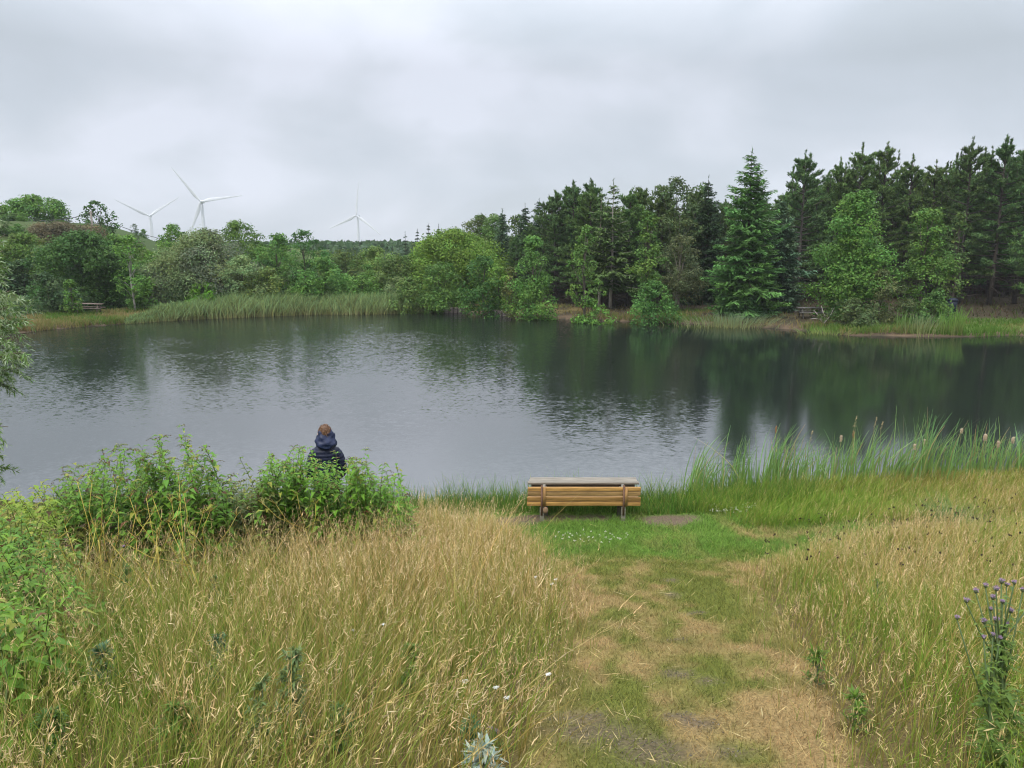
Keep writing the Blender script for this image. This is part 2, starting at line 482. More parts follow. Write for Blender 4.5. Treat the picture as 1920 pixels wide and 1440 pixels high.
lane = mrange(math_n(t, 'ADD', sx_.outputs[1], wob), 16.0, 25.0, .38, 1.0)
gust = mrange(pn.outputs['Fac'], .35, .68, .55, 1.1)
amp_o = math_n(t, 'MULTIPLY', math_n(t, 'MULTIPLY', math_n(t, 'MULTIPLY', lee, lane), gust), .19)
amp_o = math_n(t, 'MULTIPLY', amp_o, mrange(sx_.outputs[1], 27.0, 42.0, 1.0, 2.1))
scl = N(t, 'ShaderNodeVectorMath', operation='SCALE'); L(t, add.outputs[0], scl.inputs[0]); L(t, amp_o, scl.inputs['Scale'])
flat = N(t, 'ShaderNodeVectorMath', operation='MULTIPLY'); flat.inputs[1].default_value = (.75, 1.15, 0); L(t, scl.outputs[0], flat.inputs[0])
upv = N(t, 'ShaderNodeVectorMath', operation='ADD'); upv.inputs[1].default_value = (0, 0, 1); L(t, flat.outputs[0], upv.inputs[0])
nv = N(t, 'ShaderNodeVectorMath', operation='NORMALIZE'); L(t, upv.outputs[0], nv.inputs[0])
p = N(t, 'ShaderNodeBsdfPrincipled')
p.inputs['Base Color'].default_value = (.010, .014, .011, 1); p.inputs['Roughness'].default_value = .09; p.inputs['IOR'].default_value = 4.5
p.inputs['Specular IOR Level'].default_value = .5
L(t, nv.outputs[0], p.inputs['Normal'])
o_ = N(t, 'ShaderNodeOutputMaterial'); L(t, p.outputs[0], o_.inputs[0])
M_WATER = m
wm = MB()
wm.add([[-48, 9, 0], [42, 9, 0], [42, 66, 0], [-48, 66, 0]], [[0, 1, 2, 3]], (.01, .014, .011))
tag(wm.build('water', M_WATER), kind='structure')
# ------------------------------------------------------------------ wind turbines on the skyline
M_TURB = mat_rough('turbine_paint', (.50, .51, .53), (.56, .57, .59), (.3, .3, .3), .45, 0, 2)
def turbine(u, v, Y, blade, yaw, phase, label):
    hub = at(u, v, Y)
    zb = float(gz(hub[0], hub[1])) - 1
    root = empty('wind_turbine', (hub[0], hub[1], zb), label, 'wind turbine', 'wind turbines beyond the trees', yaw)
    H = hub[2] - zb
    mb = MB(); k = blade / 45.0
    zz = np.linspace(0, H - 1.2 * k, 12)
    mb.tube(np.stack([zz * 0, zz * 0 + 2.6 * k, zz], 1), np.linspace(2.3, 1.25, 12) * k, (.75,) * 3, 20)
    mb.build('tower', M_TURB, root, True)
    mb = MB()
    ys = np.array([-.4, 0, 1.2, 4, 7, 7.6]) * k; rr = np.array([1.1, 1.5, 1.75, 1.75, 1.5, 1.0]) * k
    th = np.arange(16) * math.pi / 8
    sq = lambda a: np.sign(np.cos(a)) * np.abs(np.cos(a)) ** .6
    sn = lambda a: np.sign(np.sin(a)) * np.abs(np.sin(a)) ** .6
    mb.loft([np.stack([r * sq(th), th * 0 + y_, H + r * sn(th)], 1) for y_, r in zip(ys, rr)], (.75,) * 3)
    mb.build('nacelle', M_TURB, root, True)
    mb = MB()
    ys = np.array([-3.0, -2.8, -2.2, -1.2, -.5]) * k; rr = np.array([.15, .6, 1.1, 1.35, 1.3]) * k
    mb.loft([np.stack([r * np.cos(th), th * 0 + y_, H + r * np.sin(th)], 1) for y_, r in zip(ys, rr)], (.75,) * 3)
    mb.build('hub', M_TURB, root, True)
    for i in range(3):
        a = math.radians(phase + 120 * i)
        d = np.array([math.cos(a), 0, math.sin(a)]); pz = np.array([-math.sin(a), 0, math.cos(a)]); fw = np.array([0, 1.0, 0])
        s = np.array([0, .03, .08, .16, .22, .4, .6, .8, .95, 1.0]) * blade
        ch = np.array([1.0, 1.0, 1.35, 1.85, 1.9, 1.45, 1.05, .7, .4, .06]) * k
        tk = np.array([1.0, 1.0, .8, .5, .42, .3, .2, .14, .08, .02]) * k
        tw = np.radians(np.array([20, 20, 18, 15, 12, 8, 5, 2, 0, 0]))
        rings = []
        for q in range(len(s)):
            cdir = pz * math.cos(tw[q]) + fw * math.sin(tw[q]); tdir = -pz * math.sin(tw[q]) + fw * math.cos(tw[q])
            off = np.array([0, -1.4 * k - .6 * k * (s[q] / blade) ** 2, H])
            rings.append(off + d * (s[q] + .8 * k) + np.outer(np.cos(th) * ch[q] + ch[q] * .35 * (q > 2), cdir) + np.outer(np.sin(th) * tk[q], tdir))
        mb = MB(); mb.loft(rings, (.75,) * 3)
        mb.build('blade', M_TURB, root, True)
turbine(281, 405, 1010, 45, .28, 33, 'white wind turbine above the trees with its two raised blades in a wide V')
turbine(377, 378, 820, 45, .05, 8, 'tallest white wind turbine, one blade level to the right and one up to the left')
turbine(669, 404, 1060, 45, -.25, 83, 'white wind turbine standing alone with one blade straight up')

# ------------------------------------------------------------------ tree builders
def jit(col, n, amt=.25, rg=RNG):
    col = np.asarray(col, float)
    k = 1 + rg.uniform(-amt, amt, (n, 1)); h = rg.uniform(-amt * .35, amt * .35, (n, 1))
    return np.clip(col * k * np.concatenate([1 + h, np.ones((n, 1)), 1 - h], 1), .004, 1)
def prof(kind, t):
    """crown half-width against height share t"""
    if kind == 'dome':   return np.sqrt(np.clip(1 - (np.clip(t, 0, 1) ** 2.4), 0, 1)) * (.72 + .28 * sstep(0, .3, t))
    if kind == 'oval':   return np.sin(np.pi * np.clip(.10 + .88 * t, 0, 1)) ** .65
    if kind == 'cone':   return np.clip(1.04 - t, 0, 1) ** .75 * (.72 + .28 * sstep(0, .22, t))
    if kind == 'alder':  return np.clip(1.03 - t, 0, 1) ** .6 * (.55 + .45 * sstep(0, .30, t))
    return np.clip(1.05 - t, 0, 1) ** .5
def broadleaf(name, label, cat, x, y, h, r, col, seed, shape='dome', zb=.0, leaf=.20, dens=1.0, lobes=None, bark=(.10, .085, .065), col2=None, group=None, trunkr=None, narrow=.62, ragged=.25, crown_name='crown', stems=1, parent_only=False):
    rg = np.random.default_rng(seed)
    z0 = float(gz(x, y)) - .08
    root = empty(name, (x, y, z0), label, cat, group)
    # the crown: lobes on a ragged envelope, leaf clumps on each lobe
    nl = lobes or int(22 + 3.2 * r * h)
    ang = rg.uniform(0, 2 * math.pi, nl); tt = rg.uniform(0, 1, nl) ** .9; tt[:5] = rg.uniform(.93, 1, 5)
    env = prof(shape, tt) * r * (1 + rg.normal(0, ragged * .6, nl))
    rad = env * np.where(rg.random(nl) < .75, rg.uniform(.6, .95, nl), rg.uniform(.05, .5, nl))
    lob_r = np.clip(rg.uniform(.20, .40, nl) * r * (1.12 - .55 * tt), .28, 1.5)
    hc = h * (1 - zb)
    lc = np.stack([np.cos(ang) * rad, np.sin(ang) * rad, h * zb + tt * (hc - lob_r * .7) + .1], 1)
    area = 4 * math.pi * (lob_r ** 2)
    per = np.maximum(14, (area / (leaf * leaf * narrow) * .62 * dens)).astype(int)
    idx = np.repeat(np.arange(nl), per); n = len(idx)
    nsub = 9
    subdir = nrm(rg.normal(size=(nl, nsub, 3)) + np.array([0, 0, .35]))
    sd = subdir[idx, rg.integers(0, nsub, n)]
    dirv = nrm(sd + rg.normal(size=(n, 3)) * .42)
    rr = lob_r[idx] * rg.uniform(.55, 1.12, n) * (1 + .25 * (rg.random(n) < .12))
    c = lc[idx] + dirv * rr[:, None] * np.array([1.05, 1.05, .82])
    c[:, 2] = np.maximum(c[:, 2], .04)
    nv_ = nrm(dirv * .8 + np.array([0, 0, .55]) + rg.normal(size=(n, 3)) * .55)
    lobcol = jit(col, nl, .25, rg)
    if col2 is not None:
        lobcol = np.where((rg.random(nl) < .4)[:, None], jit(col2, nl, .16, rg), lobcol)
    cc = lobcol[idx] * (1 + rg.uniform(-.28, .28, (n, 1)))
    cc[:, 0] *= 1 + rg.uniform(-.12, .2, n)
    s = rg.uniform(.7, 1.3, n)
    mb = MB(); mb.leaves(c, nv_, leaf * s, leaf * narrow * s, cc, rg.normal(size=(n, 3)) + dirv)
    mb.build(crown_name, M_LEAF, root)
    # trunk(s) with limbs that reach into the lobes
    mb = MB(); tr = trunkr or max(.035, .0125 * h)
    tops = []
    for k in range(stems):
        ox = rg.uniform(-.25, .25, 2) * (stems > 1); lean = rg.normal(0, .05 + .05 * (stems > 1), 2) * h
        tz = np.linspace(0, h * .86, 9)
        pts = np.stack([ox[0] + lean[0] * (tz / h) ** 1.5 + .03 * h * np.sin(tz * 1.3 + seed) * (tz / h), ox[1] + lean[1] * (tz / h) ** 1.5, tz], 1)
        mb.tube(pts, np.linspace(tr * 1.15, tr * .2, 9), bark, 7)
        tops.append(pts)
    for k in rg.choice(nl, min(nl, 16), replace=False):
        pts = tops[rg.integers(0, stems)]
        tz = max(h * .06, lc[k, 2] * rg.uniform(.45, .75))
        b0 = np.array([np.interp(tz, pts[:, 2], pts[:, j]) for j in range(3)])
        md = b0 * .5 + lc[k] * .5 + np.array([0, 0, .06 * h * rg.uniform(-.2, 1)])
        mb.tube(np.array([b0, md, lc[k]]), [tr * .42, tr * .28, tr * .1], bark, 5)
    mb.build('stem' if crown_name == 'foliage' else 'trunk', M_BARK, root, True)
    return root
def spruce(name, label, x, y, h, r, col, seed, bark=(.10, .075, .055), gap=.30, low=.04, dens=1.0, droop=.26, group=None, tip=1.25, parent=None, sparse=0.0, bare=0.0):
    rg = np.random.default_rng(seed)
    root = empty(name, (x, y, float(gz(x, y)) - .08), label, 'tree', group)
    mb = MB(); tk = MB(); tr = .013 * h + .03
    tz = np.linspace(0, h, 10)
    sw = rg.normal(0, .006 * h, (10, 2)).cumsum(0) * .3
    axisp = np.stack([sw[:, 0], sw[:, 1], tz], 1)
    tk.tube(axisp, np.linspace(tr, .012, 10), bark, 7)
    z = h * low
    P, D, U, LN, WD, CC = [], [], [], [], [], []
    while z < h * .985:
        f = z / h
        env = r * (1 - f) ** .82 * (.80 + .20 * sstep(0, .15, f)) + .10
        nb = 5 if f > .85 else int(rg.integers(6, 9))
        a0 = rg.uniform(0, 6.28)
        for b in range(nb):
            if rg.random() < sparse: continue
            a = a0 + b * 6.283 / nb + rg.normal(0, .22)
            Lb = env * rg.uniform(.58, 1.18) * (1 + .16 * math.sin(2 * a + seed + 4 * f) + .12 * math.sin(a * 3 + 9 * f + seed * 2))
            if rg.random() < .07: Lb *= .45
            dr = np.array([math.cos(a), math.sin(a), 0]); sd = np.array([-math.sin(a), math.cos(a), 0])
            o = np.array([np.interp(z, tz, axisp[:, 0]), np.interp(z, tz, axisp[:, 1]), z + rg.uniform(-.08, .08)])
            up = .55 * (f - .45)
            m = max(4, int(Lb / .10 * dens))
            s = (np.arange(m) + rg.random(m)) / m
            s = bare + (1 - bare) * s
            pz = Lb * (up * s - droop * s + (droop * .85) * s * s)
            pos = o + dr * (Lb * s)[:, None]; pos[:, 2] += pz
            tk.tube(np.array([o, o + dr * Lb * .5 + np.array([0, 0, Lb * (up * .5 - droop * .29)]), o + dr * Lb * .96 + np.array([0, 0, Lb * (up - droop * .15)])]), [tr * .22 * (1 - f) + .012, .012, .005], bark, 4, False)
            bc = jit(col, 1, .22, rg)[0]
            for sg in (-1, 0, 1):
                tl = (.42 * Lb * (1 - s) ** .8 + .16) * rg.uniform(.7, 1.25, m)
                if sg == 0: tl = np.full(m, .26)
                ax = nrm(dr * .75 + sd * sg * rg.uniform(.55, 1.0, (m, 1)) + np.array([0, 0, -.28]) + rg.normal(0, .12, (m, 3)))
                for q in range(1 if sg == 0 else 2):
                    st = pos + ax * (tl * .5 * q)[:, None]
                    st[:, 2] -= .10 * q * tl
                    P.append(st + ax * (tl * .3)[:, None]); D.append(ax)
                    U.append(np.array([0, 0, 1.0]) + rg.normal(0, .45, (m, 3)))
                    LN.append(tl * .68 + .06); WD.append(np.clip(tl * .30, .06, .15) * rg.uniform(.8, 1.2, m))
                    k = 1 + rg.uniform(-.22, .22, (m, 1)) + (tip - 1) * (s[:, None] ** 3)
                    CC.append(np.clip(bc * k, 0, 1))
        z += gap * rg.uniform(.75, 1.25) * (.7 + .5 * (1 - f))
    # leader shoot
    k = 12
    P.append(np.stack([np.zeros(k) + axisp[-1, 0], np.zeros(k) + axisp[-1, 1], h + rg.uniform(-.5, .35, k)], 1)); D.append(nrm(rg.normal(0, .25, (k, 3)) + np.array([0, 0, 1.0])))
    U.append(rg.normal(size=(k, 3))); LN.append(np.full(k, .4)); WD.append(np.full(k, .06)); CC.append(np.broadcast_to(np.asarray(col), (k, 3)))
    mb.leaves(np.concatenate(P), np.concatenate(U), np.concatenate(LN), np.concatenate(WD), np.concatenate(CC), np.concatenate(D))
    mb.build('crown', M_NEEDLE, root); tk.build('trunk', M_BARK, root, True)
    return root
def pine(name, label, x, y, h, r, col, seed, bark=(.072, .062, .052), low=.30, tufts=2200, group=None, spires=10, z0=None):
    rg = np.random.default_rng(seed)
    root = empty(name, (x, y, float(gz(x, y)) - .08 if z0 is None else z0), label, 'tree', group)
    mb = MB(); tk = MB(); tr = .012 * h + .03
    tz = np.linspace(0, h * .97, 8); ax_ = np.stack([rg.normal(0, .05, 8).cumsum() * .5, rg.normal(0, .05, 8).cumsum() * .5, tz], 1); ax_[0, :2] = 0
    tk.tube(ax_, np.linspace(tr, .03, 8), bark, 7)
    nb = 60; base, dirs = [], []
    for b in range(nb):
        f = low + (.91 - low) * (b + rg.random()) / nb
        a = b * 2.39996 + rg.normal(0, .4)
        g_ = (f - low) / (.91 - low)
        env = r * np.clip(1.02 - g_, 0, 1) ** .42 * (.75 + .25 * sstep(0, .2, g_)) * rg.uniform(.55, 1.2)
        el = -.08 + .80 * g_ + rg.normal(0, .1)
        o = np.array([np.interp(f * h, tz, ax_[:, j]) for j in range(3)])
        d = np.array([math.cos(a) * math.cos(el), math.sin(a) * math.cos(el), math.sin(el)])
        e = o + d * env; e[2] = min(e[2], h)
        tk.tube(np.array([o, o * .5 + e * .5 - np.array([0, 0, .08 * env]), e]), [tr * .35, tr * .2, .012], bark, 4, False)
        m = int(tufts / nb)
        s = rg.uniform(.25, 1.02, m)
        pp = o + (e - o) * s[:, None] + rg.normal(0, 1, (m, 3)) * np.array([.20, .20, .10]) * (.30 + .35 * env * s[:, None] * .6)
        base.append(pp); dirs.append(np.broadcast_to(d * .5, (m, 3)))
    for k in range(26):                                      # dead lower branches
        a = rg.uniform(0, 6.28); zf = rg.uniform(.05, low + .08) * h; Ld = rg.uniform(.7, 1.5) * r * .7
        o = np.array([0, 0, zf]); e = o + np.array([math.cos(a) * Ld, math.sin(a) * Ld, rg.uniform(-.5, .1)])
        tk.tube(np.array([o, o * .5 + e * .5 + np.array([0, 0, .1]), e]), [.025, .016, .006], (.075, .06, .05), 4, False)
    for k in range(spires):                                  # upright leaders that break the top outline
        a = rg.uniform(0, 6.28); q = rg.uniform(0, .75) * r * .8
        tp = np.array([math.cos(a) * q, math.sin(a) * q, h - .75 * q - rg.uniform(0, .06) * h]) if k else np.array([ax_[-1, 0], ax_[-1, 1], h])
        ln = rg.uniform(1.0, 2.2)
        tk.tube(np.array([tp - [0, 0, ln], tp]), [.03, .01], bark, 4, False)
        m = 15; s = rg.random(m)
        pp = tp - np.array([0, 0, 1]) * (ln * s)[:, None] + rg.normal(0, 1, (m, 3)) * np.array([1, 1, .2]) * (.01 + .20 * s[:, None] ** 1.4)
        base.append(pp); dirs.append(np.tile([[0, 0, .8]], (m, 1)))
    base = np.concatenate(base); dirs = np.concatenate(dirs)
    n = len(base); q = 9
    bb = np.repeat(base, q, 0)
    dv = nrm(np.repeat(dirs, q, 0) * 1.3 + np.array([0, 0, .55]) + rg.normal(0, .42, (n * q, 3)))
    ln = rg.uniform(.22, .42, n * q)
    cc = np.repeat(jit(col, n, .3, rg), q, 0) * (1 + rg.uniform(-.2, .2, (n * q, 1)))
    mb.leaves(bb + dv * (ln * .4)[:, None], rg.normal(size=(n * q, 3)) + np.array([0, 0, .6]), ln, .058, cc, dv)
    mb.build('crown', M_NEEDLE, root); tk.build('trunk', M_BARK, root, True)
    return root
def copy_tree(o, loc, rz, sc, label=None, group=None):
    c = o.copy(); COL.objects.link(c)
    c.location = loc; c.rotation_euler = (0, 0, rz); c.scale = sc
    if label: c['label'] = label
    if group: c['group'] = group
    for ch in list(o.children):
        d = ch.copy(); COL.objects.link(d); d.parent = c
    return c

# ------------------------------------------------------------------ trees, one row of the table each
def place(u, vt, Y, hw):
    """foot, height and half-width of a tree whose top stands at pixel (u, vt) and depth Y"""
    p = at(u, vt, Y); z = float(gz(p[0], p[1]))
    return p[0], p[1], p[2] - z, 1.12 * hw * (at(u + 1, vt, Y)[0] - p[0])
GRN, DRK, PAL, YEL, OLI, BRT = (.108, .215, .040), (.060, .135, .032), (.185, .270, .105), (.135, .235, .036), (.135, .205, .048), (.11, .28, .025)
ALD = (.098, .195, .040)
gL, gR, gC = 'broadleaved trees on the left bank', 'broadleaved trees on the far right bank', 'conifers on the far right bank'
B = [  # u, v_top, Y, half width px, colour, shape, name, label, group, extra
 (65, 366, 95, 46, GRN, 'dome', 'skyline_tree', 'round-headed tree on the left skyline above the brown scrub', gL, dict(zb=.12, leaf=.30)),
 (6, 385, 97, 26, GRN, 'dome', 'skyline_tree', 'small tree on the skyline at the very left edge', gL, dict(zb=.1, leaf=.30)),
 (179, 374, 86, 28, DRK, 'oval', 'skyline_tree', 'lone dark skyline tree right behind the wooden utility pole', gL, dict(zb=.18, leaf=.28, dens=.8)),
 (108, 417, 80, 66, (.150, .140, .075), 'dome', 'brown_scrub', 'reddish brown scrub thicket high on the left slope', None, dict(crown_name='foliage', leaf=.2, narrow=.4)),
 (40, 436, 68, 62, GRN, 'dome', 'leafy_tree', 'mid-green mounded tree on the slope below the brown scrub', gL, dict(col2=OLI)),
 (215, 440, 74, 50, GRN, 'dome', 'leafy_tree', 'green mounded tree between the dark round bush and the pale willow', gL, dict()),
 (148, 434, 60, 84, DRK, 'oval', 'dark_round_tree', 'big dark dense round tree behind the left picnic table', gL, dict(zb=.0, leaf=.20, dens=1.25, ragged=.12, lobes=95)),
 (86, 512, 55, 56, (.07, .125, .05), 'dome', 'leafy_shrub', 'grey-green shrub at the foot of the dark round tree, left of the picnic table', 'shrubs on the left bank', dict(crown_name='foliage', leaf=.2)),
 (130, 524, 53.2, 17, (.095, .175, .032), 'cone', 'sapling', 'small bright conical sapling just left of the left picnic table', gL, dict(leaf=.17, zb=.06)),
 (241, 440, 57, 38, GRN, 'oval', 'slender_tree', 'slender tree with a thin pale bare stem at the start of the reed bed', gL, dict(zb=.24, leaf=.2, bark=(.32, .30, .26), dens=.8)),
 (268, 540, 58, 34, ALD, 'dome', 'leafy_shrub', 'low shrub at the left end of the far reed bed', 'shrubs on the left bank', dict(crown_name='foliage', leaf=.2)),
 (325, 421, 74, 45, GRN, 'dome', 'leafy_tree', 'tree whose dark top peeps over the pale willow on the left bank', gL, dict()),
 (375, 430, 64, 92, PAL, 'dome', 'pale_willow', 'wide pale grey-green willow mound behind the bright green bush', gL, dict(col2=(.15, .19, .11), leaf=.2, narrow=.45)),
 (385, 530, 59.8, 38, BRT, 'dome', 'bright_bush', 'small vivid green rounded bush behind the far reeds', 'shrubs on the left bank', dict(crown_name='foliage', leaf=.15, dens=1.2, ragged=.1)),
 (445, 413, 72, 50, GRN, 'oval', 'leafy_tree', 'tall pointed green tree rising behind the pale willow', gL, dict(leaf=.175)),
 (455, 478, 62, 50, PAL, 'dome', 'pale_willow', 'smaller silvery willow just right of the bright green bush', gL, dict(leaf=.2, narrow=.45)),
 (518, 437, 68, 42, ALD, 'oval', 'leafy_tree', 'dark green twin of the two pointed trees behind the reeds, the left one', gL, dict(ragged=.35)),
 (568, 430, 66, 36, DRK, 'oval', 'leafy_tree', 'taller of the two pointed trees behind the reeds with ragged top sprigs', gL, dict(ragged=.5, dens=.85)),
 (500, 500, 62, 42, OLI, 'dome', 'leafy_shrub', 'olive shrub at the feet of the two pointed trees', 'shrubs on the left bank', dict(crown_name='foliage')),
 (600, 482, 63, 50, ALD, 'dome', 'leafy_shrub', 'dark green shrub behind the middle of the far reed bed', 'shrubs on the left bank', dict(crown_name='foliage')),
 (648, 468, 76, 55, (.095, .15, .04), 'dome', 'leafy_tree', 'low light-green mound below the lone wind turbine', gL, dict()),
 (705, 462, 80, 50, OLI, 'dome', 'leafy_tree', 'olive mound right of the lone wind turbine', gL, dict()),
 (680, 515, 65, 45, GRN, 'dome', 'leafy_shrub', 'green shrub at the right half of the far reed bed', 'shrubs on the left bank', dict(crown_name='foliage')),
 (745, 478, 68, 50, (.09, .145, .036), 'dome', 'leafy_tree', 'green mound at the left foot of the large yellow-green willow', gR, dict()),
 (850, 429, 69, 92, YEL, 'dome', 'yellow_willow', 'largest yellow-green willow mound in the middle of the far bank', gR, dict(leaf=.2, narrow=.5, ragged=.18)),
 (765, 520, 61, 40, (.10, .16, .04), 'dome', 'leafy_shrub', 'light green shrub at the right end of the far reed bed', 'shrubs on the far right bank', dict(crown_name='foliage')),
 (822, 490, 61, 52, ALD, 'dome', 'leafy_tree', 'dark green tree above the long timber revetment', gR, dict()),
 (905, 478, 57, 44, DRK, 'dome', 'leafy_tree', 'dark tree leaning over the water between the two timber revetments', gR, dict()),
 (935, 500, 59, 30, YEL, 'dome', 'leafy_shrub', 'yellowish shrub behind the short timber revetment', 'shrubs on the far right bank', dict(crown_name='foliage')),
 (900, 401, 82, 42, (.10, .15, .04), 'dome', 'leafy_tree', 'light green tree topping the yellow-green willow', gR, dict()),
 (1000, 440, 55, 50, ALD, 'alder', 'alder_tree', 'broad bright alder reaching the water right of the short revetment', gR, dict(leaf=.17)),
 (958, 498, 55.5, 22, (.12, .15, .045), 'alder', 'slender_tree', 'thin yellowish tree hugging the left side of the broad alder', gR, dict(leaf=.18)),
 (1098, 420, 54, 36, ALD, 'alder', 'alder_tree', 'slim alder with open tiers in front of the pale-trunked larches', gR, dict(zb=.1, ragged=.4)),
 (1112, 560, 52.5, 32, GRN, 'dome', 'leafy_shrub', 'small dark shrub at the water under the slim alder', 'shrubs on the far right bank', dict(crown_name='foliage')),
 (1216, 396, 55, 36, ALD, 'alder', 'alder_tree', 'tall narrow alder with a gap above the round bush', gR, dict(zb=.27, ragged=.35)),
 (1226, 526, 51.5, 46, (.07, .16, .036), 'dome', 'round_bush', 'round leafy bush overhanging the water in the middle of the right bank', 'shrubs on the far right bank', dict(crown_name='foliage', leaf=.17, lobes=46)),
 (1276, 440, 58, 46, (.110, .140, .058), 'dome', 'scrub_willow', 'dull olive willow with several pale bare stems', gR, dict(zb=.20, leaf=.18, narrow=.4, dens=.8, stems=5, trunkr=.055, bark=(.24, .21, .17))),
 (1272, 331, 63, 42, (.085, .125, .045), 'oval', 'birch_tree', 'airy birch standing out at the skyline left of the big spruce', gR, dict(zb=.3, leaf=.2, dens=.85, ragged=.4, trunkr=.07, bark=(.2, .18, .15))),
 (1612, 356, 49.5, 76, (.100, .200, .040), 'alder', 'alder_tree', 'largest leafy alder standing at the water on the right', gR, dict(leaf=.175, ragged=.32, dens=1.05)),
 (1742, 386, 50, 58, ALD, 'alder', 'alder_tree', 'second leafy alder at the water, right of the largest one', gR, dict(leaf=.17, ragged=.38, dens=.9)),
 (1655, 506, 47.6, 46, (.115, .15, .055), 'dome', 'scrub_willow', 'pale yellowish willow scrub under the largest alder', gR, dict(leaf=.18, narrow=.45)),
 (1600, 560, 46.3, 44, (.095, .135, .048), 'dome', 'leafy_shrub', 'spreading olive shrub trailing into the water right of the picnic table', 'shrubs on the far right bank', dict(crown_name='foliage', leaf=.17, narrow=.45)),
 (1752, 545, 46.6, 40, (.075, .145, .036), 'dome', 'leafy_shrub', 'green shrub behind the tall reed tufts at the right', 'shrubs on the far right bank', dict(crown_name='foliage', leaf=.2)),
 (1804, 396, 55, 26, (.085, .135, .036), 'alder', 'slender_tree', 'light green sapling in front of the dark pines at the right', gR, dict(zb=.15, dens=.7)),
 (926, 400, 80, 40, (.10, .17, .042), 'dome', 'leafy_tree', 'light green tree right of the one topping the yellow-green willow', gR, dict()),
 (968, 402, 77, 34, (.095, .16, .045), 'oval', 'leafy_tree', 'soft green tree between the two thin spruces at the left end of the conifers', gR, dict(dens=.9)),
 (1018, 400, 70, 34, (.085, .15, .04), 'oval', 'leafy_tree', 'green tree behind the top of the broad alder', gR, dict(dens=.9)),
 (1196, 350, 68, 34, (.105, .165, .05), 'oval', 'birch_tree', 'pale feathery birch behind the narrow alder', gR, dict(zb=.25, dens=.8, ragged=.4, trunkr=.07)),
 (1240, 343, 68, 34, (.10, .16, .05), 'oval', 'birch_tree', 'feathery birch just left of the airy birch at the skyline', gR, dict(zb=.25, dens=.8, ragged=.4, trunkr=.07)),
 (1318, 341, 68, 34, (.09, .155, .05), 'oval', 'birch_tree', 'feathery birch just right of the airy birch at the skyline', gR, dict(zb=.25, dens=.8, ragged=.4, trunkr=.07)),
 (1404, 558, 52, 36, (.04, .10, .03), 'dome', 'leafy_shrub', 'dark shrub at the foot of the big spruce', 'shrubs on the far right bank', dict(crown_name='foliage', leaf=.2)),
]
for i, (u, vt, Y, hw, col, shp, nm, lab, grp, ex) in enumerate(B):
    x, y, h, r = place(u, vt, Y, hw)
    broadleaf(nm, lab, 'shrub' if ex.get('crown_name') else 'tree', x, y, h, r, col, 100 + i, shp, group=grp, **ex)
BLU, SPR, PIN = (.085, .150, .082), (.075, .150, .038), (.085, .148, .050)
S = [
 (1411, 281, 53.5, 92, SPR, dict(gap=.37, tip=1.7, droop=.34), 'spruce_tree', 'biggest spruce, broad and layered, with yellow-green branch tips'),
 (1468, 372, 56.5, 62, BLU, dict(gap=.28, tip=1.5), 'blue_spruce', 'bluish spruce pressed against the right side of the biggest spruce'),
 (1330, 336, 63, 58, (.045, .09, .038), dict(), 'spruce_tree', 'mid-sized spruce left of the biggest spruce'),
 (944, 394, 73, 36, BLU, dict(), 'blue_spruce', 'small blue-green spruce at the left end of the conifers'),
 (985, 384, 73, 42, (.05, .095, .045), dict(), 'spruce_tree', 'spruce with a needle-thin leader at the left end of the conifers'),
 (1010, 376, 75, 42, (.04, .08, .038), dict(), 'spruce_tree', 'darker spruce just left of the dark pine clump'),
 (1150, 343, 59.5, 62, (.085, .135, .040), dict(gap=.42, sparse=.12, bare=.15, low=.22, bark=(.36, .32, .27)), 'larch_tree', 'larch with the thickest pale trunk behind the slim alder'),
 (1128, 360, 60.5, 54, (.080, .125, .040), dict(gap=.45, sparse=.15, bare=.2, low=.34, bark=(.34, .30, .25)), 'larch_tree', 'thin larch with a pale trunk just left of the thickest one'),
 (760, 438, 112, 10, (.04, .07, .035), dict(gap=.6), 'spruce_tree', 'leftmost tiny dark conifer tip behind the yellow-green willow'),
 (783, 432, 110, 11, (.035, .062, .032), dict(gap=.6), 'spruce_tree', 'middle tiny dark conifer tip behind the yellow-green willow'),
 (803, 421, 108, 12, (.035, .062, .032), dict(gap=.6), 'spruce_tree', 'tallest tiny dark conifer tip behind the yellow-green willow'),
 (822, 424, 112, 10, (.04, .07, .035), dict(gap=.6), 'spruce_tree', 'rightmost tiny dark conifer tip behind the yellow-green willow'),
]
for i, (u, vt, Y, hw, col, ex, nm, lab) in enumerate(S):
    x, y, h, r = place(u, vt, Y, hw)
    spruce(nm, lab, x, y, h, r, col, 300 + i, group=gC, **ex)
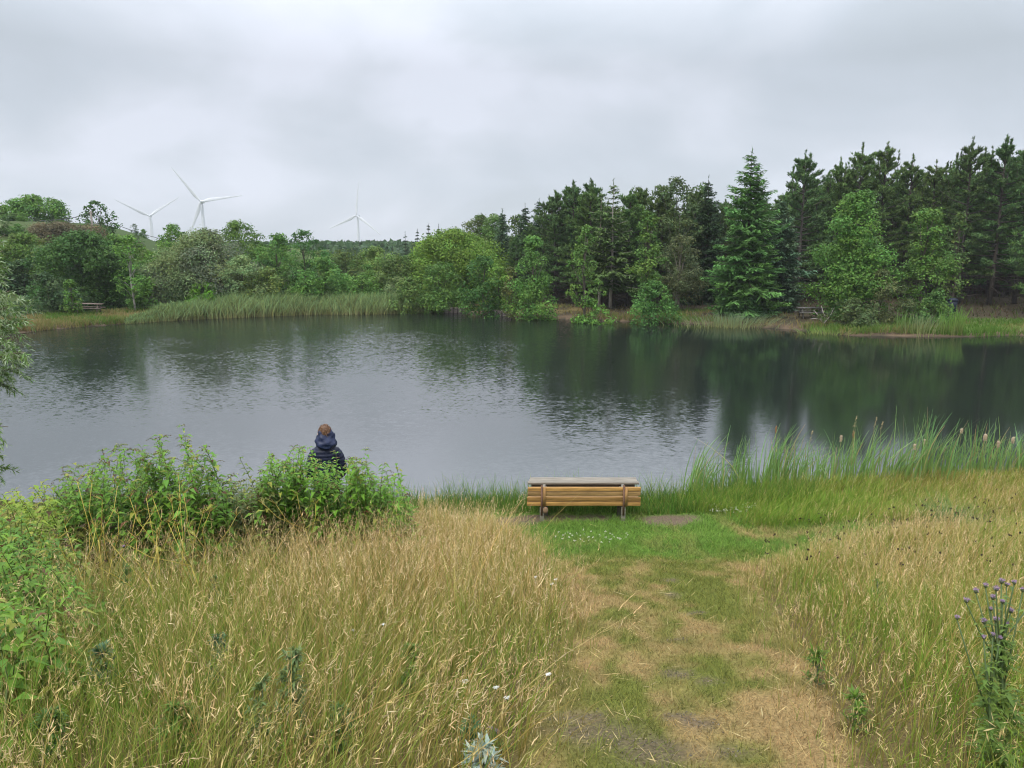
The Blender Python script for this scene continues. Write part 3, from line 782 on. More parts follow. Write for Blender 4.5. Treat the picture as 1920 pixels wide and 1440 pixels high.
PN = [
 (1108, 352, 62, 40, dict(low=.2, spires=4), 'light green conifer half hidden behind the slim alder top'),
 (1182, 354, 62, 40, dict(low=.1, spires=4), 'feathery light green conifer between the thick-trunked larch and the narrow alder'),
 (1206, 346, 65, 38, dict(low=.15, spires=5), 'feathery light green conifer right behind the narrow alder'),
 (1246, 352, 64, 36, dict(low=.1, spires=5), 'light green conifer filling the gap between the narrow alder and the birch'),
 (1306, 348, 67, 36, dict(low=.1, spires=5), 'light green conifer top between the birch and the mid-sized spruce'),
 (1042, 357, 65, 44, dict(low=0.13), 'dark pine with two candle tops at the left of the pine clump'),
 (1076, 339, 64, 38, dict(low=0.15), 'dark pine with an upright top in the middle of the pine clump'),
 (1106, 333, 66, 38, dict(low=0.15), 'tallest dark pine of the clump behind the slim alder'),
 (1512, 283, 62, 56, dict(low=0.11, tufts=2700), 'bushy dark pine between the blue spruce and the largest alder'),
 (1580, 296, 64, 44, dict(low=0.13), 'pine top just left of the tallest pair of pines'),
 (1619, 270, 63, 48, dict(low=0.13), 'left one of the tallest pair of pines above the largest alder'),
 (1667, 262, 64, 46, dict(low=0.13, spires=14), 'right one of the tallest pair of pines, with bare twig tips'),
 (1712, 292, 65, 46, dict(low=0.13), 'pine right of the tallest pair with a rounded lower top'),
 (1757, 300, 63, 46, dict(low=0.13), 'lighter pine above the second alder'),
 (1790, 303, 66, 42, dict(low=0.15), 'low pine top just left of the right-hand tall pines'),
 (1829, 259, 60, 52, dict(low=0.17, spires=14), 'tall right-hand pine with clawed bare top twigs'),
 (1890, 252, 59, 56, dict(low=0.18, tufts=2700, spires=14), 'tallest right-hand pine with a clear grey trunk'),
 (1938, 262, 60, 56, dict(low=0.17), 'pine cut by the right edge of the view'),
]
pines = []
for i, (u, vt, Y, hw, ex, lab) in enumerate(PN):
    x, y, h, r = place(u, vt, Y, hw * 1.42)
    pines.append((pine('pine_tree', lab, x, y, h, r, (.092, .150, .042) if 'light green' in lab else PIN if u < 1560 or u > 1800 else (.100, .165, .048), 500 + i, group=gC, **ex), h))
# the wood behind: copies of the pines already standing
rg = np.random.default_rng(77)
sky_u = [700, 760, 900, 960, 1010, 1080, 1110, 1200, 1330, 1400, 1470, 1510, 1620, 1670, 1750, 1830, 1890, 2000, 2400]
sky_v = [470, 460, 430, 420, 395, 352, 350, 365, 352, 350, 345, 310, 300, 295, 320, 290, 285, 280, 280]
k = 0
for row, Y0 in enumerate((68, 73, 79, 86)):
    for u in np.arange(960 + 14 * row, 2330, 40 + 4 * row):
        uu = u + rg.uniform(-12, 12); Y = Y0 + rg.uniform(-2, 2)
        p = at(uu, np.interp(uu, sky_u, sky_v) + 14 + rg.uniform(0, 26), Y)
        src, h0 = pines[int(rg.integers(0, len(pines)))]
        z = float(gz(p[0], p[1]))
        s = (p[2] - z) / h0
        copy_tree(src, (p[0], p[1], z - .08), rg.uniform(0, 6.28), (s * 1.05, s * 1.05, s), 'dark pine standing deep in the wood behind the front row', 'pines deep in the wood')
spr = [o for o in COL.objects if o.name.startswith(('spruce_tree', 'blue_spruce')) and not o.parent][:5]
hs_ = {o.name: max(v.co.z for c in o.children if c.name.startswith('crown') for v in c.data.vertices) for o in spr}
for row, Y0 in enumerate((76, 83, 92)):
    for u in np.arange(980 + 17 * row, 2330, 46):
        uu = u + rg.uniform(-12, 12); Y = Y0 + rg.uniform(-2, 2)
        p = at(uu, np.interp(uu, sky_u, sky_v) + 40 + rg.uniform(0, 40), Y)
        src = spr[int(rg.integers(0, len(spr)))]; z = float(gz(p[0], p[1])); s = (p[2] - z) / hs_[src.name]
        copy_tree(src, (p[0], p[1], z - .08), rg.uniform(0, 6.28), (s * 1.15, s * 1.15, s), 'dark spruce standing deep in the wood among the pines', 'spruces deep in the wood')
# thicket on the left slope and behind the middle of the far bank
dom = [o for o in COL.objects if o.name.startswith(('leafy_tree', 'pale_willow', 'leafy_shrub')) and not o.parent][:12]
hd_ = {o.name: max(v.co.z for c in o.children if c.name.startswith(('crown', 'foliage')) for v in c.data.vertices) for o in dom}
sl_u = [-300, 0, 60, 120, 200, 280, 330, 420, 480, 560, 640, 720, 800, 900, 1000]
sl_v = [425, 430, 438, 440, 446, 446, 440, 440, 446, 446, 466, 464, 452, 420, 410]
for row, Y0 in enumerate((67, 71, 76, 82, 89, 97, 108)):
    for u in np.arange(-280 + 20 * row, 760 if row < 2 else 960, 46 - 3 * row):
        uu = u + rg.uniform(-18, 18); Y = Y0 + rg.uniform(-3, 3)
        vt = np.interp(uu, sl_u, sl_v) + rg.uniform(4, 26) + (6 - row) * 5
        if uu < 240 and Y > 75: continue
        p = at(uu, vt, Y); z = float(gz(p[0], p[1]))
        if p[2] - z < 1.0: p[2] = z + rg.uniform(1.2, 2.2)
        src = dom[int(rg.integers(0, len(dom)))]; s = (p[2] - z) / hd_[src.name]; sx = s * rg.uniform(.95, 1.45)
        copy_tree(src, (p[0], p[1], z - .1), rg.uniform(0, 6.28), (sx, sx, s), 'green bush in the thicket that covers the left slope', 'bushes of the left thicket')
for k_ in range(70):                                         # low scrub on the slope under the skyline trees
    uu, Y = rg.uniform(-140, 300), rg.uniform(74, 98)
    p = at(uu, 420, Y); src = dom[int(rg.integers(0, len(dom)))]; s = rg.uniform(.5, 1.2) / hd_[src.name]
    copy_tree(src, (p[0], p[1], float(gz(p[0], p[1])) - .1), rg.uniform(0, 6.28), (s * 1.5, s * 1.5, s), 'low green scrub under the skyline trees on the left slope', 'low scrub on the left slope')
# beyond the edges of the view, seen only when stepping aside
for u, Y in ((2000, 52), (2080, 56), (2170, 50), (2260, 54)):
    p = at(u, 300, Y); src, h0 = pines[k % 3 + 14]; k += 1
    copy_tree(src, (p[0], p[1], float(gz(p[0], p[1])) - .08), u, (1, 1, 1), 'dark pine past the right edge of the view', 'pines past the right edge')
# far woodland closing the horizon
mb = MB(); rg = np.random.default_rng(5)
n = 26000
Yf = rg.uniform(190, 330, n); uf = rg.uniform(-700, 1500, n)
xf = (uf - 960) / FPX * Yf
top = 5 + (12 + 7 * fbm(xf * .05, Yf * .02, 8)) * Yf / FPX * 1.0
base_ = gz(xf, Yf)
clump = fbm(xf * .16, Yf * .10, 41, 2)
zz = base_ + (top - base_) * (1 - rg.random(n) ** 2.2) * (.55 + .6 * clump)
mb.leaves(np.stack([xf, Yf, zz], 1), rg.normal(size=(n, 3)) + np.array([0, -.4, .9]), rg.uniform(1.2, 2.6, n), rg.uniform(.9, 1.8, n), jit((.05, .095, .035), n, .3, rg))
tag(mb.build('far_woodland', M_LEAF), 'low far-off woodland closing the horizon below the turbines', 'woodland', kind='stuff')

# utility pole with a wire on the left skyline
p0 = at(171, 404, 83); zb = float(gz(p0[0], p0[1]))
root = empty('utility_pole', (p0[0], p0[1], zb), 'wooden utility pole in front of the lone dark skyline tree', 'utility pole')
MB().tube([[0, 0, -.3], [0, 0, p0[2] - zb + .5]], [.13, .10], (.24, .21, .18), 8).build('pole', M_BARK, root, True)
MB().box((0, 0, p0[2] - zb + .25), (.5, .09, .09), (.22, .19, .16)).build('crossarm', M_BARK, root)
a_, b_, c_ = at(20, 409, 92), p0 + np.array([0, 0, .2]), at(330, 452, 120)
pts = [a_ + (b_ - a_) * q - np.array([0, 0, .5 * 4 * q * (1 - q)]) for q in np.linspace(0, 1, 10)] + [b_ + (c_ - b_) * q - np.array([0, 0, .5 * 4 * q * (1 - q)]) for q in np.linspace(0.1, 1, 10)]
tag(MB().tube(pts, .035, (.08, .08, .085), 4).build('overhead_wire', M_BARK), 'thin overhead wire sloping away from the utility pole', 'wire')
# ------------------------------------------------------------------ far bank: reeds, grass, tables, timber, bin
def rstuff(name, label, cat, mb, mat):
    return tag(mb.build(name, mat), label, cat, kind='stuff')
rg = np.random.default_rng(9)
n = 13000
uu = rg.uniform(235, 835, n); q = rg.uniform(0, 1, n)
sh_v = np.interp(uu, [235, 300, 400, 500, 600, 700, 760, 835], [607, 602, 597, 593, 589, 589, 587, 585])
dep = np.interp(uu, [235, 300, 450, 700, 835], [.6, 2.2, 4.5, 3.6, 1.0])
dr = np.stack([(uu - 960) / FPX, np.full(n, CP) - (sh_v - 720) / FPX * SP, -SP - (sh_v - 720) / FPX * CP], 1)
xy = dr[:, :2] * (EYE / -dr[:, 2:3])
xy = xy * (1 + ((q ** 1.0) * dep - .5)[:, None] / np.linalg.norm(xy, axis=1, keepdims=True))
hh = np.interp(uu, [235, 300, 380, 520, 700, 790, 835], [.45, .85, 1.2, 1.35, 1.2, 1.0, .6]) * rg.uniform(.42, 1.15, n) * (.62 + .7 * fbm(xy[:, 0] * .9, xy[:, 1] * .9, 3))
z = gz(xy[:, 0], xy[:, 1]); z = np.maximum(z, -.15)
ln = np.stack([rg.normal(.16, .30, n) + .5 * (vn(xy[:, 0] * 1.5, xy[:, 1] * 1.5, 7) - .5), rg.normal(0, .26, n)], 1) * hh[:, None]
mb = MB()
cb = jit((.235, .205, .085), n, .2, rg); ct = jit((.175, .265, .100), n, .5, rg)
mb.blades(np.concatenate([xy, z[:, None]], 1), hh, ln, rg.uniform(.05, .10, n), cb * rg.uniform(.6, 1.2, (n, 1)), ct, 3, 2.2)
rstuff('reed_bed', 'pale green reed bed along the far left shore', 'reeds', mb, M_GRASS)

n = 30000
uu = np.concatenate([rg.uniform(-80, 300, n // 3), rg.uniform(840, 2100, n - n // 3)]); n = len(uu)
sh_v = np.interp(uu, [-80, 60, 220, 300, 830, 960, 1150, 1420, 1500, 1580, 1830, 2100], [635, 622, 608, 602, 585, 594, 602, 614, 619, 629, 632, 629])
dr = np.stack([(uu - 960) / FPX, np.full(n, CP) - (sh_v - 720) / FPX * SP, -SP - (sh_v - 720) / FPX * CP], 1)
xy = dr[:, :2] * (EYE / -dr[:, 2:3])
xy = xy * (1 + (rg.uniform(0, 1, n) ** 1.6 * 7.0 + .1)[:, None] / np.linalg.norm(xy, axis=1, keepdims=True))
d_ = lake_d(xy[:, 0], xy[:, 1])
g1 = fbm(xy[:, 0] * .35, xy[:, 1] * .35, 33) + .25 * sstep(21, 26, xy[:, 0])
keep = (d_ > .05) & ((g1 + rg.normal(0, .1, n) > .48) | (uu < 300)); xy = xy[keep]; g1 = g1[keep]; d_ = d_[keep]; uu = uu[keep]; n = len(xy)
hh = rg.uniform(.10, .30, n) * (1 + .8 * (d_ < .7))
mix = np.clip((g1 - .5) * 4 + rg.normal(.2, .3, n), 0, 1)
ct = lerp((.27, .21, .085), (.10, .19, .03), mix)
mb = MB()
mb.blades(np.concatenate([xy, gz(xy[:, 0], xy[:, 1])[:, None]], 1), hh, rg.normal(0, .35, (n, 2)) * hh[:, None], rg.uniform(.03, .06, n), ct * .75, ct, 2)
rstuff('bank_grass', 'patchy short grass along the far banks', 'grass', mb, M_GRASS)

n = 12000
uu = rg.uniform(850, 2200, n); Y = rg.uniform(48, 72, n)
x = (uu - 960) / FPX * Y * 1.02; d_ = lake_d(x, Y)
k = (d_ > 2.2) & (rg.random(n) < .15 + 1.2 * fbm(x * .4, Y * .4, 37)); x, Y, d_ = x[k], Y[k], d_[k]; n = len(x)
hh = rg.uniform(.08, .5, n) * (.3 + .7 * sstep(4, 9, d_))
cu = lerp(jit((.085, .066, .040), n, .35, rg), jit((.085, .12, .032), n, .3, rg), (rg.random(n) < .35) * 1.0)
mb = MB(); mb.blades(np.stack([x, Y, gz(x, Y)], 1), hh, rg.normal(0, .7, (n, 2)) * hh[:, None], rg.uniform(.03, .09, n), cu, cu, 2)
rstuff('undergrowth', 'brown brush and sparse undergrowth on the floor of the wood', 'undergrowth', mb, M_GRASS)

def reed_tuft(u, v, rad, n, h, col, label):
    p = on_water(u, v); rg = np.random.default_rng(int(u))
    root = empty('reed_tuft', (p[0], p[1], 0), label, 'reeds', 'reed tufts in the water by the right bank')
    mb = MB()
    xy = rg.normal(0, 1, (n, 2)) * np.array([rad, rad * .5])
    hh = h * rg.uniform(.6, 1.1, n)
    mb.blades(np.concatenate([xy, np.full((n, 1), -.12)], 1), hh + .12, (xy * .35 + rg.normal(0, .16, (n, 2))) * hh[:, None] / h + np.array([.12, 0]), rg.uniform(.03, .055, n), jit((.20, .20, .07), n, .2, rg), jit(col, n, .2, rg), 4, 2.2)
    mb.build('leaves', M_GRASS, root)
for a_ in ((1372, 613, 1.3, 420, 1.0, (.16, .24, .13), 'low grey-green reed patch in front of the biggest spruce'),
           (1690, 629, .22, 60, 1.5, (.11, .23, .06), 'slim upright reed tuft under the largest alder'),
           (1724, 630, .45, 110, 1.35, (.16, .23, .10), 'grey-green reed tuft between two greener tufts by the bank'),
           (1775, 630, .38, 110, 1.6, (.12, .27, .04), 'vivid green reed tuft just left of the tallest reed tuft'),
           (1795, 631, .14, 50, 1.75, (.12, .27, .04), 'tallest thin reed tuft at the right shore'),
           (1560, 626, .9, 260, .45, (.14, .26, .05), 'low bright grassy reeds at the water below the right picnic table'),
           (1640, 628, .6, 80, .8, (.13, .23, .06), 'sparse reeds at the water under the yellowish willow scrub')):
    reed_tuft(*a_)

M_WEATH = mat_rough('weathered_wood', (.55, .55, .55), (1.25, 1.25, 1.25), (2.5, 30, 30), .85, .5, 6, attr=True)
def picnic(u, v, Y, rz, col, label, tilt=0.0):
    p = at(u, v, Y); x, y = p[0], p[1]
    root = empty('picnic_table', (x, y, float(gz(x, y)) - .03), label, 'picnic table', 'picnic tables on the far banks', rz)
    root.rotation_euler = (0, tilt, rz)
    mb = MB()
    for k in range(5): mb.box((0, -.30 + .15 * k, .74), (1.8, .135, .045), np.array(col) * (1 + .12 * math.sin(k * 2.3)))
    mb.build('tabletop', M_WEATH, root)
    for s in (-1, 1):
        mb = MB()
        for k in (0, 1): mb.box((0, s * (.62 + .13 * k), .45), (1.8, .12, .045), np.array(col) * (1.05 - .1 * k))
        mb.build('seat', M_WEATH, root)
    for e in (-1, 1):
        for s in (-1, 1):
            MB().box((e * .62, s * .42, .36), (.05, .10, .86), col, (s * .52, 0, 0)).build('leg', M_WEATH, root)
        MB().box((e * .66, 0, .405), (.04, 1.42, .09), np.array(col) * .9).build('crossbeam', M_WEATH, root)
picnic(168, 590, 55.0, .25, (.20, .15, .12), 'brown weathered picnic table on the left bank beside the reeds', .05)
picnic(1520, 588, 51.5, -.12, (.15, .14, .13), 'dark grey picnic table under the pines right of the biggest spruce')
def revet(u0, u1, v, Y, h, nposts, label):
    a, b = at(u0, v, Y), at(u1, v, Y)
    a = np.array([*on_water(u0, v), 0]); b = np.array([*on_water(u1, v - .5), 0])
    root = empty('timber_revetment', tuple((a + b) / 2), label, 'retaining wall', 'timber revetments at the water')
    v_ = b - a; ln = float(np.linalg.norm(v_)); rz = math.atan2(v_[1], v_[0]); root.rotation_euler = (0, 0, rz)
    mb = MB()
    for k in range(3): mb.box((0, .05, h * (k + .5) / 3 - .02), (ln, .05, h / 3 - .015), np.array((.33, .27, .25)) * (1 + .12 * math.sin(k * 5)))
    mb.box((0, .22, h + .0), (ln, .36, .05), (.36, .29, .25))
    mb.build('boards', M_WEATH, root)
    for k in range(nposts):
        MB().tube([[-ln / 2 + ln * (k + .3) / nposts, -.03, -.4], [-ln / 2 + ln * (k + .3) / nposts, -.03, h + .03]], .055, (.09, .07, .06), 8).build('post', M_BARK, root)
revet(831, 872, 587, 58, .42, 5, 'longer timber revetment with several dark posts at the end of the reed bed')
revet(928, 957, 594, 56, .42, 3, 'short timber revetment with three dark posts left of the broad alder')
p = at(1784, 585, 53.0); x, y = p[0], p[1]
root = empty('litter_bin', (x, y, float(gz(x, y))), 'dark blue litter bin half hidden behind the second alder', 'litter bin')
M_BIN = mat_rough('bin_plastic', (.006, .010, .021), (.009, .014, .029), (4, 4, 4), .5, 0)
mb = MB(); th = np.arange(16) * math.pi / 8
def sqr(r, e=.5): return np.stack([r * np.sign(np.cos(th)) * np.abs(np.cos(th)) ** e, r * np.sign(np.sin(th)) * np.abs(np.sin(th)) ** e], 1)
mb.loft([np.concatenate([sqr(r), np.full((16, 1), z_)], 1) for r, z_ in ((.22, 0), (.25, .5), (.28, .95))], (.03,) * 3)
mb.build('body', M_BIN, root)
mb = MB(); mb.loft([np.concatenate([sqr(r), np.full((16, 1), z_)], 1) for r, z_ in ((.30, .95), (.31, 1.0), (.26, 1.10), (.1, 1.15))], (.05,) * 3); mb.build('lid', M_BIN, root)

# dead pale branches lying at the water right of the picnic table
p = at(1545, 596, 48.0); x, y = p[0], p[1]
mb = MB(); z0 = float(gz(x, y))
for pts in ([[0, 0, .05], [.4, .1, .5], [.65, .1, 1.1]], [[0, 0, .05], [-.3, .1, .55], [-.7, 0, .95]], [[.25, .06, .3], [.0, .2, .8], [-.1, .3, 1.2]], [[-.15, .05, .3], [-.5, .1, .4], [-.9, .1, .35]]):
    mb.tube(np.array(pts) + [x, y, z0], [.05, .035, .012], (.30, .27, .24), 6)
tag(mb.build('dead_branch', M_BARK), 'bare pale dead branch at the shore right of the far picnic table', 'branch')

# ------------------------------------------------------------------ near bank: grasses
def sample(nden, x0, x1, y0, y1, rg):
    n = int(nden * (x1 - x0) * (y1 - y0))
    x = rg.uniform(x0, x1, n); y = rg.uniform(y0, y1, n)
    k = np.abs(x) < .74 * y + 1.3
    return x[k], y[k]
def heads(mb, tip, dirn, n_, rg, col, ln=(.05, .11), parts=4, nod=.6):
    """slim seed heads: narrow spikelets overlapping along the last stretch of a stalk"""
    k = len(tip)
    d = nrm(dirn + np.array([0, 0, .25]))
    L_ = rg.uniform(*ln, k); nodv = rg.uniform(0, nod, k); fat = rg.uniform(.0028, .0068, k)
    for j in range(parts):
        t = j / (parts - 1)
        c = tip + d * (L_ * (t - .1))[:, None] + np.stack([d[:, 0], d[:, 1], -.9 * np.ones(k)], 1) * (L_ * nodv * t * t * .5)[:, None]
        tg = d + rg.normal(0, .16, (k, 3)) - np.array([0, 0, 1]) * (nodv * t)[:, None]
        mb.leaves(c, rg.normal(size=(k, 3)), L_ * .55, fat * (1.15 - .5 * t), col * rg.uniform(.85, 1.15, (k, 1)), tg)
def meadow(x, y, hbase, strawf, rg, lean, mb, headp=.5, width=.0038, greencol=(.13, .235, .030)):
    n = len(x)
    # the stalks stand in tussocks that fan outwards, with gaps between
    cell = .17
    ix, iy = np.floor(x / cell), np.floor(y / cell)
    cx_ = (ix + .15 + .7 * _hash(ix, iy, 401)) * cell; cy_ = (iy + .15 + .7 * _hash(ix, iy, 402)) * cell
    pull = rg.uniform(.35, .95, n)
    ox, oy = (x - cx_) * (1 - pull), (y - cy_) * (1 - pull)
    x, y = cx_ + ox, cy_ + oy
    lean = lean + np.stack([ox, oy], 1) * 3.2 + (np.stack([_hash(ix, iy, 403), _hash(ix, iy, 404)], 1) - .5) * .42
    hbase = hbase * (.70 + .6 * _hash(ix, iy, 405)); strawf = strawf + (_hash(ix, iy, 406) - .5) * .7
    z = gz(x, y) - .02
    h = hbase * rg.uniform(.45, 1.18, n)
    s = np.clip(strawf + rg.normal(0, .28, n), 0, 1)
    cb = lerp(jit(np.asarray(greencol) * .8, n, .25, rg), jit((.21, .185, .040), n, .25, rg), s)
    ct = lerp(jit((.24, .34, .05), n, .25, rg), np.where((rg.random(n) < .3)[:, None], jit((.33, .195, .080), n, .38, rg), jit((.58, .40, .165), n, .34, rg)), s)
    dist = np.hypot(x, y)
    wd = width * (1 + .07 * np.maximum(0, dist - 5)) * rg.uniform(.7, 1.4, n)
    ln = (lean + rg.normal(0, .20, (n, 2))) * h[:, None]
    tip = mb.blades(np.stack([x, y, z], 1), h, ln, wd, cb, ct, 4, 1.9)
    k = rg.random(n) < headp * (s * .8 + .2)
    dirn = np.concatenate([ln * 1.5, h[:, None]], 1)
    hc = lerp(jit((.46, .39, .13), n, .15, rg), jit((.60, .435, .235), n, .25, rg), s)
    heads(mb, tip[k], dirn[k], k.sum(), rg, hc[k])
    k2 = k & (rg.random(n) < .35)                           # a few open panicles
    if k2.any():
        for j in range(9):
            c = tip[k2] + rg.normal(0, 1, (k2.sum(), 3)) * np.array([.018, .018, .045]) - np.array([0, 0, .03])
            mb.leaves(c, rg.normal(size=(k2.sum(), 3)), .016, .004, hc[k2] * .9, dirn[k2] + rg.normal(0, .4, (k2.sum(), 3)))
def under(x, y, hbase, rg, mb, strawf, width=.006):
    """leafy growth low between the stalks"""
    n = len(x); z = gz(x, y) - .01
    h = hbase * rg.uniform(.4, 1.1, n)
    s = np.clip(strawf + rg.normal(0, .25, n), 0, 1)
    ct = lerp(jit((.15, .26, .028), n, .3, rg), jit((.34, .245, .075), n, .25, rg), s)
    dist = np.hypot(x, y)
    mb.blades(np.stack([x, y, z], 1), h, (np.array([.25, 0]) + rg.normal(0, .42, (n, 2))) * h[:, None], width * (1 + .06 * np.maximum(0, dist - 5)) * rg.uniform(.7, 1.4, n), ct * .7, ct, 3)

# left meadow
rg = np.random.default_rng(21)
mbL = MB()
x, y = sample(640, -12, 1.6, 1.7, 13, rg)
k = inpoly(x, y, POLY_L) | (polydist(x, y, EDGE_L) < .32 * rg.random(len(x)) ** 2); x, y = x[k], y[k]
clump = fbm(x * 1.3, y * 1.3, 51); k = rg.random(len(x)) < .10 + 1.35 * clump; x, y = x[k], y[k]
ed = polydist(x, y, EDGE_L)
bush = sstep(-3.0, -4.6, x + .0 * y) * sstep(7.2, 8.6, y)
k = rg.random(len(x)) > bush * .8; x, y, ed = x[k], y[k], ed[k]
hb = (.68 + .25 * (fbm(x * .8, y * .8, 52) - .5)) * (.50 + .50 * sstep(0, .55, ed)) * (1 - .18 * sstep(8.5, 11.5, y)) * (1 - .22 * sstep(4.2, 2.6, y))
sf = np.clip(.66 + 1.7 * (fbm(x * .6, y * .6, 53) - .5) + .45 * sstep(7.0, 9.5, y) + .2 * sstep(.8, .1, ed) + .10 * sstep(4.5, 3.2, y), 0, 1)
ln = np.stack([-.02 + .34 * sstep(4.8, 3.0, y) * sstep(-2.6, -.6, x) + .05 * sstep(6.5, 4, y) + .45 * (fbm(x * 1.1, y * 1.1, 54) - .5), -.02 - .25 * sstep(.5, .0, ed) * 0 + .25 * (fbm(x * .9, y * .9, 55) - .5)], 1)
meadow(x, y, hb, sf, rg, ln, mbL, .62)
x, y = sample(20, -9, 1.0, 2.0, 12, rg)                       # long bowed stalks standing out above the rest
k = inpoly(x, y, POLY_L) & (polydist(x, y, EDGE_L) > .25); x, y = x[k], y[k]
meadow(x, y, .86 - .25 * sstep(8, 11, y), .95 + 0 * x, rg, np.stack([.25 + .45 * sstep(5.5, 3, y) + 0 * x, 0 * x], 1), mbL, 1.0, .0056)
x, y = sample(400, -12, 1.2, 1.7, 13, rg)
k = inpoly(x, y, POLY_L); x, y = x[k], y[k]
sf = np.clip(.30 + 1.1 * (fbm(x * .7, y * .7, 53) - .5) + .25 * sstep(8, 10.5, y) + .25 * sstep(3.9, 2.9, y), 0, 1)
under(x, y, .34 + .16 * fbm(x * 1.7, y * 1.7, 56), rg, mbL, sf)
rstuff('tall_dry_grass', 'tall straw-coloured grass left of the mown path', 'grass', mbL, M_GRASS)

# right meadow
mbR = MB()
x, y = sample(560, .3, 13, 1.7, 12.6, rg)
k = inpoly(x, y, POLY_R) | (polydist(x, y, EDGE_R) < .38 * rg.random(len(x)) ** 2); x, y = x[k], y[k]
clump = fbm(x * 1.2, y * 1.2, 61); k = rg.random(len(x)) < .25 + 1.2 * clump; x, y = x[k], y[k]
ed = polydist(x, y, EDGE_R)
hb = (.52 + .34 * (fbm(x * .9, y * .9, 62) - .5)) * (.35 + .65 * sstep(0, .9, ed)) * (1 - .22 * sstep(8, 11, y))
sf = np.clip(.60 + 1.5 * (fbm(x * .7, y * .7, 63) - .5) + .15 * sstep(3, 6, x), 0, 1)
ln = np.stack([.05 + .5 * (fbm(x * .9, y * .9, 64) - .5), .3 * (fbm(x * .9, y * .9, 65) - .5)], 1)
meadow(x, y, hb, sf, rg, ln, mbR, .6)
x, y = sample(20, .8, 10, 2.0, 12, rg)
k = inpoly(x, y, POLY_R) & (polydist(x, y, EDGE_R) > .25); x, y = x[k], y[k]
meadow(x, y, .70 - .1 * sstep(8, 11, y), .95 + 0 * x, rg, np.stack([.2 + 0 * x, 0 * x], 1), mbR, 1.0, .0056)
x, y = sample(460, .3, 13, 1.7, 12.6, rg)
k = inpoly(x, y, POLY_R); x, y = x[k], y[k]
ed = polydist(x, y, EDGE_R)
sf = np.clip(.25 + 1.1 * (fbm(x * .7, y * .7, 63) - .5) + .5 * sstep(.5, 0, ed), 0, 1)
under(x, y, (.30 + .18 * fbm(x * 1.7, y * 1.7, 66)) * (.4 + .6 * sstep(0, .6, ed)), rg, mbR, sf)
# dark brown knapweed-like seed dots above the grass
x, y = sample(7, 1.5, 9, 6.5, 11.5, rg); k = inpoly(x, y, POLY_R); x, y = x[k], y[k]; n = len(x)
hh = rg.uniform(.42, .68, n); bp = np.stack([x, y, gz(x, y)], 1)
tip = mbR.blades(bp, hh, rg.normal(0, .06, (n, 2)), .005, (.16, .15, .05), (.13, .10, .05), 2)
for j in range(4):
    mbR.leaves(tip + rg.normal(0, .008, (n, 3)), rg.normal(size=(n, 3)), .026, .02, (.055, .038, .028))
rstuff('tall_meadow_grass', 'mixed green and straw meadow grass right of the mown path', 'grass', mbR, M_GRASS)

# bank behind the right meadow, down to the reeds
mbB = MB()
x, y = sample(420, 3.0, 13.5, 11.4, 16.8, rg)
d_ = lake_d(x, y)
lim = 12.55 + .0 * x - .35 * sstep(6, 9, x)
k = (d_ > -.15) & (y > lim - .5 * rg.random(len(x))) & (x > 3.1 + (y < 13.4) * .9 + .5 * rg.random(len(x))); x, y = x[k], y[k]
g1 = fbm(x * .6, y * .6, 71)
sf = np.clip(sstep(5.2, 9.5, x) * .75 + (g1 - .5) * .8, 0, 1)
hb = (.32 + .06 * sstep(4.2, 6.5, x)) * (.5 + .9 * g1) * (1 - .35 * sstep(14.6, 15.6, y))
ln = np.stack([.15 + .5 * (fbm(x, y, 72) - .5), .3 * (fbm(x, y, 73) - .5)], 1)
meadow(x, y, hb, sf, rg, ln, mbB, .45, .0042, (.14, .27, .025))
x, y = sample(700, 3.0, 13.5, 11.4, 16.8, rg)
d_ = lake_d(x, y); k = (d_ > -.1) & (y > 12.35) & (x > 3.2 + (y < 13.4) * .7 + .6 * rg.random(len(x))); x, y = x[k], y[k]
under(x, y, .22 + .22 * fbm(x * 1.4, y * 1.4, 74), rg, mbB, np.clip(sstep(5, 9, x) * .5 + fbm(x, y, 75) - .5, 0, 1), .007)
rstuff('bank_grass', 'fresh green and tan grass on the right of the near bank', 'grass', mbB, M_GRASS)

# fringe of green grass at the water's edge behind the bench
mbE = MB()
x, y = sample(1500, -9, 6.2, 12.8, 15.6, rg)
d_ = lake_d(x, y); k = (d_ > -.12) & (d_ < .85 + .35 * fbm(x * 1.5, y, 81)); x, y, d_ = x[k], y[k], d_[k]
n = len(x); hh = (.13 + .34 * (rg.random(n) ** 3)) * (.7 + .7 * fbm(x * 1.8, y * 1.8, 82)) * (1 + .4 * (d_ < .25))
ct = lerp(jit((.095, .20, .028), n, .3, rg), jit((.22, .25, .06), n, .2, rg), (rg.random(n) < .25) * 1.0)
mbE.blades(np.stack([x, y, gz(x, y) - .01], 1), hh, rg.normal(0, .32, (n, 2)) * hh[:, None], rg.uniform(.006, .012, n), ct * .75, ct, 3)
rstuff('waterside_grass', 'fringe of green grass at the water behind the bench', 'grass', mbE, M_GRASS)

